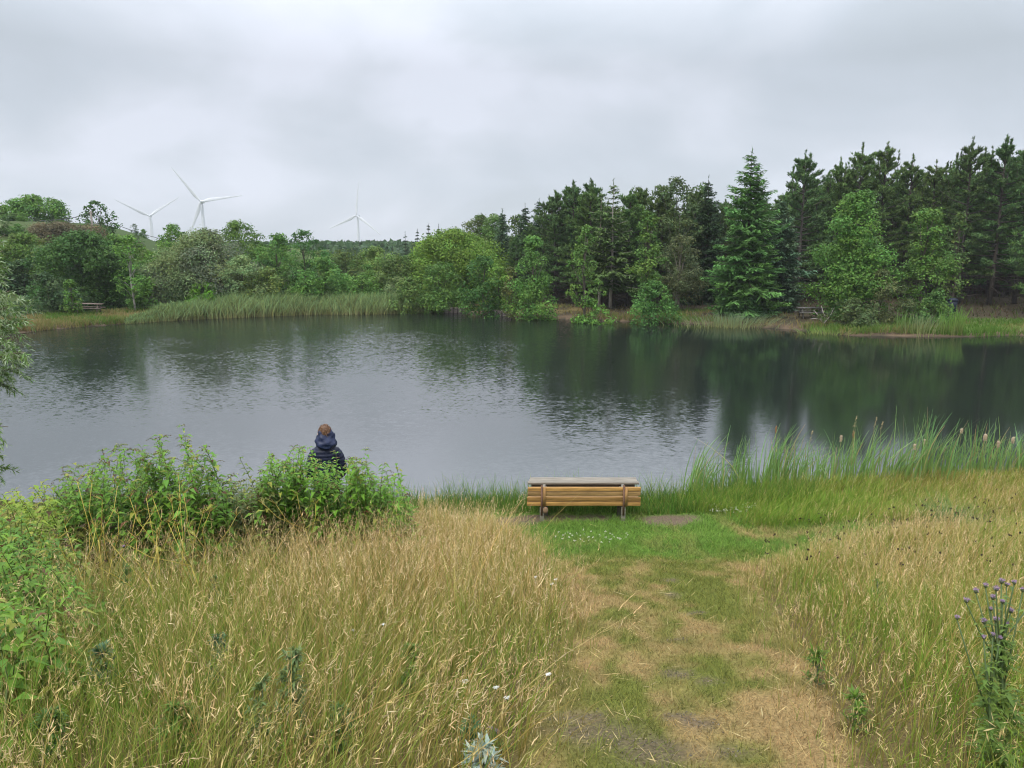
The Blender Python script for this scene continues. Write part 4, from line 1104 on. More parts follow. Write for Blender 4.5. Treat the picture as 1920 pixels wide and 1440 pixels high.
# mown path and terrace: short turf
mbP = MB()
x, y = sample(4300, -3.2, 6.5, 2.2, 14.2, rg)
k = rg.random(len(x)) < 1.25 - .075 * y; x, y = x[k], y[k]
k = ~inpoly(x, y, POLY_L) & ~inpoly(x, y, POLY_R); x, y = x[k], y[k]
d_ = lake_d(x, y)
col, e = path_mix(x, y)
k = (d_ > .75) & (rg.random(len(x)) > e * .97) & (np.abs(x) < 6.3); x, y, col, e = x[k], y[k], col[k], e[k]
n = len(x)
green = np.clip((col[:, 1] - col[:, 0]) * 9 + .55, 0, 1)
hh = rg.uniform(.015, .045, n) * (1 + .75 * green) * (1 + .7 * sstep(9.5, 11, y))
far_ = np.maximum(0, y - 5)
cc = col * rg.uniform(.45, 1.75, (n, 1)); cc[:, 0] *= rg.uniform(.9, 1.15, n)
mbP.blades(np.stack([x, y, gz(x, y) - .004], 1), hh, rg.normal(0, .9, (n, 2)) * hh[:, None], (.004 + .0006 * far_) * rg.uniform(.7, 1.3, n), cc * .85, cc * 1.1, 2)
# loose cut straw lying flat
m_ = 5200
xs, ys = rg.uniform(-1.5, 5.5, m_), rg.uniform(2.4, 13.0, m_)
_, es = path_mix(xs, ys)
cutd = np.exp(-(((xs - G_CUT[0]) / 1.5) ** 2 + ((ys - G_CUT[1]) / .6) ** 2))
k = ~inpoly(xs, ys, POLY_L) & ~inpoly(xs, ys, POLY_R) & (rg.random(m_) < .25 + cutd); xs, ys = xs[k], ys[k]; m_ = len(xs)
th_ = rg.uniform(0, 6.28, m_)
tg = np.stack([np.cos(th_), np.sin(th_), rg.normal(0, .12, m_)], 1)
mbP.leaves(np.stack([xs, ys, gz(xs, ys) + rg.uniform(.01, .04, m_)], 1), np.array([0, 0, 1.0]) + rg.normal(0, .3, (m_, 3)), rg.uniform(.06, .22, m_), rg.uniform(.003, .006, m_), jit((.50, .39, .19), m_, .25, rg), tg)
rstuff('mown_grass', 'short worn grass of the mown path and terrace', 'grass', mbP, M_GRASS)

# white clover in the turf
mb = MB()
def clover(u0, u1, v0, v1, n):
    pts = np.array([G(u, v) for u, v in zip(rg.uniform(u0, u1, n), rg.uniform(v0, v1, n))])
    z = gz(pts[:, 0], pts[:, 1]) + rg.uniform(.04, .10, n)
    for j in range(5):
        mb.leaves(np.concatenate([pts, z[:, None]], 1) + rg.normal(0, .006, (n, 3)), rg.normal(size=(n, 3)), .024, .02, (.62, .60, .50))
clover(1330, 1410, 953, 967, 90); clover(1040, 1180, 1003, 1024, 45); clover(1390, 1420, 950, 958, 14)
rstuff('clover_flowers', 'scattered white clover heads in the turf by the bench', 'clover', mb, M_HERB)

# small stones and crumbs of earth on the worn patches
mb = MB()
n = 700
pick = rg.integers(0, len(BARE), n)
bx = np.array([b[0] for b in BARE])[pick] + rg.normal(0, .6, (n, 2)) * np.array([b[1] for b in BARE])[pick][:, None] * np.array([1.4, 1])
sz = rg.uniform(.003, .0075, n)
c = np.concatenate([bx, (gz(bx[:, 0], bx[:, 1]) + sz * .3)[:, None]], 1)
oct_ = np.array([[1, 0, 0], [0, 1, 0], [-1, 0, 0], [0, -1, 0], [0, 0, 1], [0, 0, -1]], float)
v = (c[:, None] + oct_[None] * sz[:, None, None] * rg.uniform(.6, 1.3, (n, 6, 1))).reshape(-1, 3)
f = (np.arange(n)[:, None, None] * 6 + np.array([[0, 1, 4], [1, 2, 4], [2, 3, 4], [3, 0, 4], [1, 0, 5], [2, 1, 5], [3, 2, 5], [0, 3, 5]])[None]).reshape(-1, 3)
mb.add(v, f, np.repeat(jit((.19, .155, .115), n, .4, rg), 6, 0))
rstuff('gravel', 'small stones in the worn earth of the path', 'gravel', mb, M_GROUND)

# ------------------------------------------------------------------ near reeds and cattails on the right shore
rg = np.random.default_rng(31)
clus = [(1315, 930, .35, 60, 1.05), (1345, 928, .3, 60, 1.0), (1385, 922, .3, 70, 1.05), (1455, 918, .35, 90, 1.35), (1490, 915, .4, 90, 1.2), (1540, 912, .4, 80, 1.1), (1590, 910, .35, 80, 1.25), (1630, 908, .35, 70, 1.3),
        (1690, 905, .4, 110, 1.15), (1740, 903, .45, 120, 1.35), (1790, 900, .4, 100, 1.2), (1840, 898, .4, 90, 1.15), (1880, 896, .4, 80, 1.1), (1930, 893, .5, 90, 1.2), (1420, 915, .4, 26, .9), (1990, 890, .6, 90, 1.1)]
mb = MB()
for (u, v, rad, n, h) in clus:
    p = on_water(u, v); n = int(n * .80); h = h * rg.uniform(.72, 1.10); rad = rad * .45
    xy = p + rg.normal(0, 1, (n, 2)) * np.array([rad, .30]) + np.array([0, .25])
    hh = h * rg.uniform(.55, 1.08, n)
    z = np.maximum(gz(xy[:, 0], xy[:, 1]), -.2)
    cdir = rg.normal(.10, .10)
    ln = (np.stack([rg.normal(cdir, .15, n), rg.normal(0, .15, n)], 1)) * hh[:, None]
    arch = rg.random(n) < .14
    ln[arch] *= 2.6
    c1 = jit((.150, .275, .090), n, .42, rg); dead = rg.random(n) < .12; c1[dead] = jit((.34, .25, .13), int(dead.sum()), .25, rg)
    mb.blades(np.concatenate([xy, z[:, None]], 1), hh - z.clip(-.2, 0), ln, rg.uniform(.020, .036, n), jit((.17, .26, .06), n, .2, rg), c1, 6, 2.4)
rstuff('cattail_reeds', 'long blue-green cattail leaves along the near right shore', 'reeds', mb, M_GRASS)
cats = [(1455, 806, 1), (1577, 822, 0), (1640, 793, 2), (1603, 790, 2), (1652, 800, 2), (1715, 838, 0), (1803, 808, 0), (1847, 820, 0), (1872, 833, 0), (1899, 825, 0), (1600, 815, 1), (1735, 830, 0), (1520, 818, 2)]
catl = {1455: 'leftmost cattail with a slim orange-brown head', 1577: 'cattail with a tan fluffy head, alone between two tall grass plumes', 1715: 'short cattail with a burst pale head among arching leaves', 1803: 'cattail with a small pale head standing clear above the reeds at the right',
        1847: 'cattail with the largest burst buff head near the right edge', 1872: 'lowest cattail with a small pale head, between two taller ones at the right', 1899: 'cattail with a long buff head nearest the right edge', 1600: 'slim brown cattail beside the pair of tall plumes', 1735: 'short cattail with a tiny pale head behind the arching leaves',
        1640: 'tall green reed plume bending left above the dark water', 1603: 'tall straight reed plume left of the bending one', 1652: 'reed plume just right of the bending one', 1520: 'short reed plume left of the fluffy cattail'}
for (u, v, kind) in cats:
    Y = 15.6 + .5 * rg.random()
    p = at(u, v, Y)
    root = empty('cattail' if kind != 2 else 'reed_plume', (p[0], p[1], 0), catl[u], 'cattail' if kind != 2 else 'reed', 'cattails and plumes on the near right shore')
    H = p[2]; lx = rg.normal(.02, .04)
    zz = np.linspace(-.25, H - .02, 6)
    MB().tube(np.stack([lx * (zz - H) , zz * 0, zz], 1), np.linspace(.007, .004, 6), (.20, .21, .08), 5).build('stem', M_HERB, root)
    mb = MB()
    if kind == 2:
        for j in range(26):
            t = rg.random(); mb.leaves(np.array([[rg.normal(0, .015) * (1 - t) + .03 * t, rg.normal(0, .015), H - .12 + .24 * t]]), rg.normal(size=(1, 3)), .06, .012, jit((.34, .27, .13), 1, .2, rg), np.array([[.3, 0, 1.0]]))
        mb.build('seed_head', M_HERB, root)
    else:
        R = .018 if kind == 1 else rg.uniform(.020, .032); Lh = .19 if kind == 1 else rg.uniform(.10, .17)
        zz = np.linspace(-.5, .5, 8); rr = R * np.sqrt(np.clip(1 - (2 * zz) ** 4, .02, 1)) * rg.uniform(.8, 1.2, 8)
        mb.tube(np.stack([rg.normal(0, .004, 8), zz * 0, H + zz * Lh], 1), rr, (.30, .165, .075) if kind == 1 else (.52, .40, .27), 8)
        if kind == 0:
            k = 90; dd_ = nrm(rg.normal(size=(k, 3)) * np.array([1, 1, .4]))
            mb.leaves(np.stack([dd_[:, 0] * R, dd_[:, 1] * R, H + rg.uniform(-.5, .5, k) * Lh], 1), rg.normal(size=(k, 3)), .035, .012, jit((.56, .45, .32), k, .2, rg), dd_)
        mb.build('seed_head', M_HERB, root)
# ------------------------------------------------------------------ the bench with its low table
M_SLAT = mat_rough('stained_slats', (.38, .36, .30), (1.4, 1.32, 1.2), (2.2, 34, 34), .6, .35, 6, attr=True)
bp = at(1094, 980, 13.0); bx, by = float(bp[0]), float(bp[1])
bz = float(gz(bx, by))
zT = float(at(1094, 912, 13.0)[2]) - bz           # top of the backrest above the turf
zL = float(at(1094, 949, 13.0)[2]) - bz
root = empty('bench', (bx, by, bz), 'orange-stained slatted bench seen from behind, facing the lake', 'bench')
W = 2.07
ORG = (.345, .195, .068)
mb = MB(); hs = (zT - zL) / 2
for k in range(2):
    zc = zL + hs * (k + .5)
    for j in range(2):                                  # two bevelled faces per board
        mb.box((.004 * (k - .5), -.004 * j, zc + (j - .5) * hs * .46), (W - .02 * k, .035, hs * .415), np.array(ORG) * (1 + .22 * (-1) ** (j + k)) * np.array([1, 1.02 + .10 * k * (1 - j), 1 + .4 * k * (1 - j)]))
bevel(mb.build('backrest', M_SLAT, root), .003)
mb = MB()
for k in range(3): mb.box((0, .14 + .115 * k, .40), (W - .04, .10, .035), np.array(ORG) * (.9 + .1 * k))
bevel(mb.build('seat', M_SLAT, root), .006)
for s in (-1, 1):
    x_ = s * .745
    bevel(MB().box((x_ - .02, .0, zL / 2 - .1), (.075, .07, zL + .16), (.19, .175, .13)).build('leg', M_WEATH, root), .006)
    bevel(MB().box((x_ + .07 * (1 if s < 0 else -.6), .35, .17), (.075, .07, .50), (.13, .115, .095)).build('leg', M_WEATH, root), .006)
    b_ = MB().box((x_ - .025, -.045, (zL + zT) / 2 - .06), (.035, .012, zT - zL + .20), (.16, .085, .055))
    b_.box((x_ + .02, -.034, (zL + zT) / 2), (.05, .014, zT - zL - .01), (.36, .20, .075))
    b_.build('bracket', M_BARK, root)
    MB().box((x_, .19, .345), (.06, .46, .06), (.2, .15, .09)).build('seat_bearer', M_WEATH, root)
b_ = MB(); th = np.arange(12) * math.pi / 6
b_.loft([np.stack([-.70 + r * np.cos(th), th * 0 + yy, zL - .06 + 1.3 * r * np.sin(th)], 1) for r, yy in ((.045, -.03), (.05, -.05), (.03, -.062))], (.24, .15, .09))
b_.build('knot_plate', M_BARK, root)
# low weathered table in front of the seat
tY = 13.48
tp = at(1094, 905, tY); tz = float(tp[2]); far_p = at(1094, 895, 13.82)
root = empty('low_table', (float(tp[0]), tY, bz), 'low narrow table of weathered grey planks just beyond the bench', 'table')
h_ = tz - bz; W2 = 2.10
mb = MB()
for k, (off, wj) in enumerate(((.06, W2), (.175, W2 - .05), (.29, W2 - .06))):
    mb.box((0.01 * k, off, h_ - .02), (wj, .107, .04), np.array((.225, .198, .160)) * (1 - .08 * (k == 0) + .05 * (k == 1)))
bevel(mb.build('tabletop', M_WEATH, root), .005)
bevel(MB().box((-.0, .08, h_ - .10), (W2 - .14, .03, .105), (.085, .07, .055)).build('apron', M_WEATH, root), .004)
for s in (-1, 1):
    bevel(MB().box((s * .74, .06, h_ - .065), (.05, .12, .05), (.40, .38, .34)).build('bearer', M_WEATH, root), .004)
    for q in (.06, .28):
        bevel(MB().box((s * .72, q, h_ / 2 - .08), (.075, .07, h_ - .0), (.17, .15, .12)).build('leg', M_WEATH, root), .006)

# ------------------------------------------------------------------ the person at the water
py = 11.3
pp = at(608, 795, py); px_ = float(pp[0]); pz = float(gz(px_, py)); PH = float(pp[2]) - pz
root = empty('person', (px_, py, pz), 'person seen from behind in a navy quilted hooded jacket, with short auburn hair and glasses', 'person', None, .30)
KS = PH / 1.74
root.scale = (KS, KS, KS)
M_SKIN = mat_rough('skin', (.50, .32, .25), (.58, .38, .30), (30, 30, 30), .55, .05)
M_JACK = mat_rough('quilted_nylon', (.006, .008, .022), (.014, .018, .044), (14, 14, 14), .5, .12, 4, spec=.28)
M_HOOD = mat_rough('hood_nylon', (.008, .012, .036), (.015, .023, .064), (14, 14, 14), .5, .25, 4, spec=.3)
M_TROU = mat_rough('dark_trousers', (.02, .021, .026), (.035, .036, .042), (60, 60, 60), .85, .2)
M_HAIR = mat_leaf('auburn_hair', 0.05, .45, .4, 0, 0)
M_SHOE = mat_rough('shoe_leather', (.025, .022, .02), (.05, .045, .04), (20, 20, 20), .6, .1)
th = np.arange(24) * 2 * math.pi / 24
def ell(cx_, cy_, z, rx, ry): return np.stack([cx_ + rx * np.cos(th), cy_ + ry * np.sin(th), np.full(24, z)], 1)
mb = MB()
# head and neck, facing +y, turned a little to the left
hd = [(1.475, .058, .062, .0), (1.495, .060, .075, .03), (1.52, .066, .088, .022), (1.555, .074, .098, .012), (1.595, .078, .102, .006), (1.635, .077, .101, .002), (1.67, .068, .088, -.002), (1.70, .045, .06, -.004), (1.715, .012, .016, -.004)]
rings = []
for z, rx, ry, oy in [(1.36, .075, .065, -.01), (1.40, .056, .058, -.008), (1.44, .053, .056, -.004)] + hd:
    r_ = ell(0, oy, z, rx, ry)
    front = r_[:, 1] > oy + ry * .6
    if 1.54 < z < 1.60: r_[front & (np.abs(r_[:, 0]) < .02), 1] += .022       # nose
    if 1.585 < z < 1.60: r_[front & (np.abs(np.abs(r_[:, 0]) - .035) < .016), 1] -= .008   # eye sockets
    rings.append(r_)
mb.loft(rings, (1, 1, 1))
for s in (-1, 1):
    mb.tube([[s * .076, -.005, 1.62], [s * .09, -.015, 1.60], [s * .086, -.01, 1.565], [s * .076, 0, 1.545]], [.006, .016, .014, .006], (1, 1, 1), 8)
mb.loft([ell(0, 0, z, a, b) for z, a, b in ((.80, .16, .12), (.95, .165, .115), (1.10, .155, .11), (1.28, .18, .115), (1.37, .15, .09), (1.41, .07, .06))], (1, 1, 1))
for s in (-1, 1):
    mb.tube([[s * .14, 0, 1.36], [s * .185, -.02, 1.24], [s * .225, -.01, 1.08], [s * .20, .085, .98], [s * .16, .14, .93]], [.055, .048, .042, .038, .028], (1, 1, 1), 12)
    w0 = np.array([s * .16, .14, .93]); hv = nrm(np.array([-s * .75, .05, -.35]))
    mb.tube([w0, w0 + hv * .05, w0 + hv * .095], [.026, .036, .032], (1, 1, 1), 10)
    for q, (ln_, off) in enumerate(((.066, -.026), (.075, -.009), (.070, .009), (.055, .025))):
        b0 = w0 + hv * .085 + np.array([0, off, 0]); mb.tube([b0, b0 + hv * ln_ * .5, b0 + hv * ln_ + np.array([0, 0, .012])], [.0095, .009, .007], (1, 1, 1), 8)
    b0 = w0 + hv * .03 + np.array([0, .03, 0]); mb.tube([b0, b0 + hv * .03 + np.array([0, .025, 0]), b0 + hv * .06 + np.array([0, .03, 0])], [.012, .011, .008], (1, 1, 1), 8)
    mb.tube([[s * .085, 0, .88], [s * .09, .01, .50], [s * .09, -.01, .28], [s * .09, -.01, .08]], [.085, .058, .052, .038], (1, 1, 1), 12)
    mb.tube([[s * .09, -.05, .045], [s * .095, .06, .045], [s * .10, .15, .03]], [.038, .042, .028], (1, 1, 1), 10)
o = mb.build('body', M_SKIN, root, True)
md = o.modifiers.new('one_surface', 'REMESH'); md.mode = 'VOXEL'; md.voxel_size = .009; md.use_smooth_shade = True
# jacket
mb = MB()
zz = np.linspace(.76, 1.455, 90)
rx = np.interp(zz, [.76, .92, 1.10, 1.25, 1.34, 1.39, 1.43, 1.455], [.19, .18, .175, .19, .185, .155, .11, .085])
ry = np.interp(zz, [.76, .95, 1.15, 1.30, 1.38, 1.455], [.15, .145, .145, .14, .12, .085])
puff = .009 * np.abs(np.sin((zz - .76) * math.pi / .052)) ** .6
mb.loft([ell(0, -.008, z, a + q, b + q) for z, a, b, q in zip(zz, rx, ry, puff)], (1, 1, 1))
for s in (-1, 1):
    key = np.array([[s * .11, -.01, 1.36], [s * .17, -.02, 1.285], [s * .205, -.025, 1.18], [s * .225, -.01, 1.07], [s * .215, .075, .98], [s * .165, .15, .92]])
    tt_ = np.linspace(0, 5, 110); pts = np.stack([np.interp(tt_, range(6), key[:, j]) for j in range(3)], 1)
    kern = np.ones(13) / 13; pad = np.pad(pts, ((6, 6), (0, 0)), 'edge'); pts = np.stack([np.convolve(pad[:, j], kern, 'valid') for j in range(3)], 1)
    cum = np.concatenate([[0], np.cumsum(np.linalg.norm(np.diff(pts, axis=0), axis=1))])
    r_ = np.interp(cum, [0, .12, .35, .6], [.068, .070, .064, .055]) + .008 * np.abs(np.sin(cum * math.pi / .05)) ** .6
    mb.tube(pts, r_, (1, 1, 1), 18)
o = mb.build('jacket', M_JACK, root, True)
md = o.modifiers.new('one_surface', 'REMESH'); md.mode = 'VOXEL'; md.voxel_size = .0085; md.use_smooth_shade = True
# hood hanging up against the back of the head
mb = MB()
zz = np.linspace(1.425, 1.672, 26)
rx = np.interp(zz, [1.425, 1.45, 1.50, 1.56, 1.62, 1.672], [.10, .140, .150, .132, .106, .088])
yb = np.interp(zz, [1.425, 1.46, 1.52, 1.58, 1.672], [-.11, -.185, -.195, -.155, -.115])
yf = np.interp(zz, [1.425, 1.47, 1.53, 1.60, 1.672], [.10, .11, .06, .02, -.02])
fold = .0025 * np.sin((zz - 1.42) * 47)
rings = []
for z, a, b0, b1, q in zip(zz, rx, yb, yf, fold):
    r_ = ell(.008, (b0 + b1) / 2, z, a + q, (b1 - b0) / 2 + q)
    r_[:, :2] += (.010 * np.sin(3 * th + z * 40) + .006 * np.sin(5 * th - z * 63))[:, None] * np.stack([np.cos(th), np.sin(th)], 1)
    r_[:, 2] += .018 * np.sin(2 * th + 1) + .03 * np.clip((r_[:, 1]) / .1, -1, 1)
    rings.append(r_)
inner = [np.concatenate([(r_[:, :2] - [.008, -.04]) * .88 + [.008, -.04], r_[:, 2:]], 1) for r_ in rings[::-1][:-2]]
mb.loft(rings + inner, (1, 1, 1))
o = mb.build('hood', M_HOOD, root, True)
mb = MB()
for s in (-1, 1):
    zz = np.linspace(.90, .05, 14)
    mb.loft([ell(s * .09, .0, z, a, a * 1.05) for z, a in zip(zz, np.interp(zz, [.05, .3, .5, .9], [.062, .07, .078, .108]))], (1, 1, 1))
mb.loft([ell(0, 0, z, a, b) for z, a, b in ((.80, .18, .125), (.95, .175, .12))], (1, 1, 1))
o = mb.build('trousers', M_TROU, root, True)
md = o.modifiers.new('one_surface', 'REMESH'); md.mode = 'VOXEL'; md.voxel_size = .011; md.use_smooth_shade = True
for s in (-1, 1):
    mb = MB(); mb.loft([np.stack([s * .095 + a * np.cos(th), y_ + 0 * th, .048 + c * np.sin(th) * (1 - .25 * (np.sin(th) < 0))], 1) for y_, a, c in ((-.085, .02, .025), (-.06, .042, .052), (0, .045, .056), (.08, .05, .045), (.15, .046, .034), (.185, .02, .018))], (1, 1, 1))
    mb.build('shoe', M_SHOE, root, True)
# hair
mb = MB(); rgh = np.random.default_rng(3)
ph = np.linspace(.02, 1.9, 12)
mb.loft([np.stack([.003 + 0.088 * np.sin(a) * np.cos(th), -.012 + .106 * np.sin(a) * np.sin(th), 1.615 + .118 * np.cos(a) + .004 * np.sin(5 * th)], 1) for a in ph], (.12, .055, .024))
k = 900
a = np.arccos(rgh.uniform(-.35, 1, k)); t_ = rgh.uniform(0, 6.28, k)
dv = np.stack([np.sin(a) * np.cos(t_), np.sin(a) * np.sin(t_), np.cos(a)], 1)
c = np.array([.003, -.012, 1.615]) + dv * np.array([.093, .112, .118])
mb.leaves(c, dv + rgh.normal(0, .5, (k, 3)), rgh.uniform(.03, .07, k), .006, jit((.17, .085, .042), k, .5, rgh), np.stack([dv[:, 0] * .3, dv[:, 1] * .3, -np.ones(k)], 1) + rgh.normal(0, .5, (k, 3)))
mb.build('hair', M_HAIR, root)
mb = MB()
for s in (-1, 1):
    q = np.linspace(0, 6.2832, 15)
    mb.tube(np.stack([s * .036 + .024 * np.cos(q), np.full(15, .125), 1.592 + .019 * np.sin(q)], 1), .0025, (.02, .02, .022), 6, False)
    mb.tube([[s * .06, .122, 1.598], [s * .092, .09, 1.60], [s * .095, -.01, 1.60], [s * .09, -.03, 1.585]], .003, (.02, .02, .022), 6)
mb.tube([[-.012, .125, 1.597], [0, .128, 1.60], [.012, .125, 1.597]], .0025, (.02, .02, .022), 6)
mb.build('glasses', M_SHOE, root)

# ------------------------------------------------------------------ leafy bushes on the near left bank
def herb(name, label, us, vtop, Yr, n, seed, leaf=(.14, .25), lw=.42, cols=((.095, .21, .022), (.155, .28, .032)), flower=True, cat='bush', dip=75, step=.062, yel=.10, spread=.34, lowf=.02):
    """many leafy stems whose tops follow the outline vtop over the pixel range us"""
    rg = np.random.default_rng(seed)
    u = rg.uniform(us[0], us[1], n); Y = rg.uniform(*Yr, n)
    base = []; tops = []
    for ui, Yi in zip(u, Y):
        vt = np.interp(ui, *vtop) + dip * rg.random() ** 1.2 + 44 * (float(vn(ui / 23.0, seed * 3.3, 5)) - .42) - 30 * (rg.random() < .12) * rg.random()
        p = at(ui, vt, Yi); tops.append(p)
        b = np.array([p[0] + rg.normal(0, spread), p[1] + rg.normal(0, spread)]); base.append([b[0], b[1], 0])
    tops = np.array(tops); base = np.array(base); base[:, 2] = gz(base[:, 0], base[:, 1])
    ok = tops[:, 2] > base[:, 2] + .25; tops, base = tops[ok], base[ok]; n = len(tops)
    c0 = base.mean(0)
    root = empty(name, tuple(c0), label, cat, 'leafy bushes on the near left bank')
    st = MB(); fo = MB(); fl = MB()
    for i in range(n):
        H = tops[i, 2] - base[i, 2]
        m = max(5, int(H / step)); s = np.linspace(0, 1, m)
        bow = rg.normal(0, .16, 2) * H
        pts = base[i] + (tops[i] - base[i]) * s[:, None] - c0
        pts[:, :2] += bow * (s * (1 - s) * 2)[:, None]
        st.tube(pts[::3] if m > 6 else pts, np.linspace(.007, .003, len(pts[::3] if m > 6 else pts)), (.13, .17, .05), 4, False)
        s0 = int(m * lowf)
        az = np.arange(m) * 2.4 + rg.uniform(0, 6.28)
        for rep in (0, math.pi):
            q = pts[s0:]; a_ = az[s0:] + rep + rg.normal(0, .35, m - s0); k = m - s0
            el = rg.uniform(-.1, .7, k)
            d = np.stack([np.cos(a_) * np.cos(el), np.sin(a_) * np.cos(el), np.sin(el)], 1)
            L_ = rg.uniform(*leaf, k) * (1 - .45 * np.linspace(0, 1, k) ** 3) * (.7 + .3 * rg.random())
            col = lerp(jit(cols[0], k, .25, rg), jit(cols[1], k, .2, rg), rg.random(k))
            yk = rg.random(k) < yel; col[yk] = jit((.27, .29, .05), yk.sum(), .25, rg) if yk.any() else col[yk]
            bk = rg.random(k) < .025; 
            if bk.any(): col[bk] = jit((.12, .06, .03), bk.sum(), .3, rg)
            fo.folded(q, d, np.array([0, 0, 1.0]), L_, L_ * lw, col, rg.uniform(.1, .45))
        if flower and rg.random() < .75:                       # drooping flower tips
            for j in range(int(rg.integers(2, 5))):
                a_ = rg.uniform(0, 6.28); Lf = rg.uniform(.05, .11)
                t_ = np.linspace(0, 1, 7)
                arc = pts[-1] + np.stack([np.cos(a_) * Lf * t_, np.sin(a_) * Lf * t_, .045 * np.sin(t_ * 2.6) * (1 - .6 * t_)], 1)
                fl.tube(arc, .0022, (.16, .17, .06), 3, False)
                colr = (.30, .32, .10) if rg.random() < .6 else (.13, .075, .04)
                fl.leaves(arc[1:] + rg.normal(0, .004, (6, 3)), rg.normal(size=(6, 3)), .022, .011, jit(colr, 6, .25, rg))
    st.build('stem', M_HERB, root); fo.build('foliage', M_HERB, root)
    if fl.n: tag(fl.build('flower_sprays', M_HERB, root), kind='stuff')
    return root
herb('leafy_bush', 'largest leafy bush with drooping flower tips at the left, its top against the water', (85, 440), ([60, 110, 160, 210, 260, 310, 350, 385, 415, 450], [895, 880, 850, 832, 826, 822, 836, 838, 868, 900]), (8.6, 10.2), 290, 1, dip=190)
herb('leafy_bush', 'leafy bush hiding the lower half of the person', (478, 775), ([470, 500, 540, 600, 640, 690, 740, 785], [880, 850, 846, 838, 848, 872, 900, 930]), (9.4, 10.6), 230, 2, dip=110, cols=((.11, .25, .022), (.17, .32, .035)), spread=.12)
herb('leafy_bush', 'lower part-withered bush in the dip between the two leafy bushes', (405, 520), ([400, 440, 520], [905, 880, 880]), (9.2, 10.2), 66, 3, cols=((.10, .17, .035), (.19, .20, .06)), dip=90)
herb('leafy_bush', 'yellowish leafy bush at the left edge below the willow', (-90, 100), ([-90, 20, 100], [905, 905, 900]), (7.4, 9.0), 120, 4, cols=((.16, .26, .025), (.26, .33, .04)), dip=150, yel=.2, flower=False)
herb('leafy_bush', 'broad-leaved clump at the left edge in front of the dry stalks', (-60, 140), ([-60, 40, 145], [1000, 1020, 1095]), (5.0, 6.6), 95, 5, leaf=(.13, .23), lw=.36, cols=((.09, .20, .022), (.16, .29, .03)), dip=150, step=.075, flower=False)

herb('leafy_bush', 'large-leaved plant at the left edge, lowest and nearest of the leafy growth', (-70, 95), ([-70, 40, 100], [1105, 1120, 1165]), (4.0, 4.9), 44, 6, leaf=(.14, .25), lw=.38, cols=((.085, .19, .022), (.17, .29, .03)), dip=110, step=.07, flower=False)
herb('leafy_bush', 'dark leafy growth at the left edge between the yellowish bush and the broad-leaved clump', (-80, 130), ([-80, 60, 130], [955, 970, 1010]), (6.4, 7.4), 90, 7, leaf=(.12, .20), lw=.40, cols=((.07, .165, .02), (.12, .23, .03)), dip=120, step=.07, flower=False)

def yellow_stalk(u, v, Y, label, seed, lean=0.0, sc=1.0):
    rg = np.random.default_rng(seed)
    p = at(u, v, Y); gx_, gy_ = p[0] - lean, p[1]
    z0 = float(gz(gx_, gy_)); H = p[2] - z0
    root = empty('dry_stalk', (gx_, gy_, z0), label, 'dry stalk', 'yellow dried umbel stalks on the left')
    C_ = (.56, .45, .10)
    mb = MB(); node = np.array([lean * .55, 0, H * .55])
    mb.tube([[0, 0, -.05], [lean * .25, 0, H * .28], node], [.0075, .0065, .005], C_, 6)
    mb.build('stem', M_HERB, root)
    mb = MB()
    for j in range(4):
        a = rg.uniform(0, 6.28); sp = rg.uniform(.16, .48) * sc
        hgt = (.45 if j else .45) * H * rg.uniform(.6, 1.0) if j else .45 * H
        e = node + np.array([math.cos(a) * sp * (j > 0) + lean * .4, math.sin(a) * sp * (j > 0), hgt])
        md_ = node * .45 + e * .55 + np.array([math.cos(a), math.sin(a), -.3]) * .06
        mb.tube([node - np.array([0, 0, H * .12 * (j % 3)]), md_, e], [.0042, .0034, .0026], C_, 5)
        for q in range(int(rg.integers(3, 7))):
            d = nrm(np.array([rg.normal(0, .8), rg.normal(0, .8), 1.0])) * rg.uniform(.05, .13) * sc
            mb.tube([e, e + d], [.0028, .0015], (.50, .38, .10), 4)
            if rg.random() < .5:
                mb.leaves(e + d + rg.normal(0, .008, (5, 3)), rg.normal(size=(5, 3)), .018, .012, jit((.12, .075, .045), 5, .3, rg))
    mb.build('umbel', M_HERB, root)
for a_ in ((172, 905, 7.4, 'thickest yellow dried stalk with a wide fork, in front of the largest leafy bush', 1, -.02, 1.3), (225, 965, 7.2, 'yellow dried stalk leaning right with crossing branches beside the thickest one', 2, .28),
           (287, 935, 7.6, 'upright yellow dried stalk with a tuft of rays in the middle of the stalks', 3), (345, 925, 7.8, 'tall yellow dried stalk near the right end of the largest bush', 4, .12), (330, 985, 7.0, 'low yellow dried stalk leaning left among the straw grass', 5, -.25),
           (395, 960, 8.0, 'thin yellow dried stalk right of the largest leafy bush', 6, .2), (255, 1010, 6.6, 'nearest low yellow dried stalk in front of the others', 7, -.18), (555, 925, 9.2, 'single yellow dried stalk against the bush that hides the person', 8, -.22), (120, 985, 6.9, 'yellow dried stalk farthest left, leaning to the left', 9, -.2)):
    yellow_stalk(*a_)

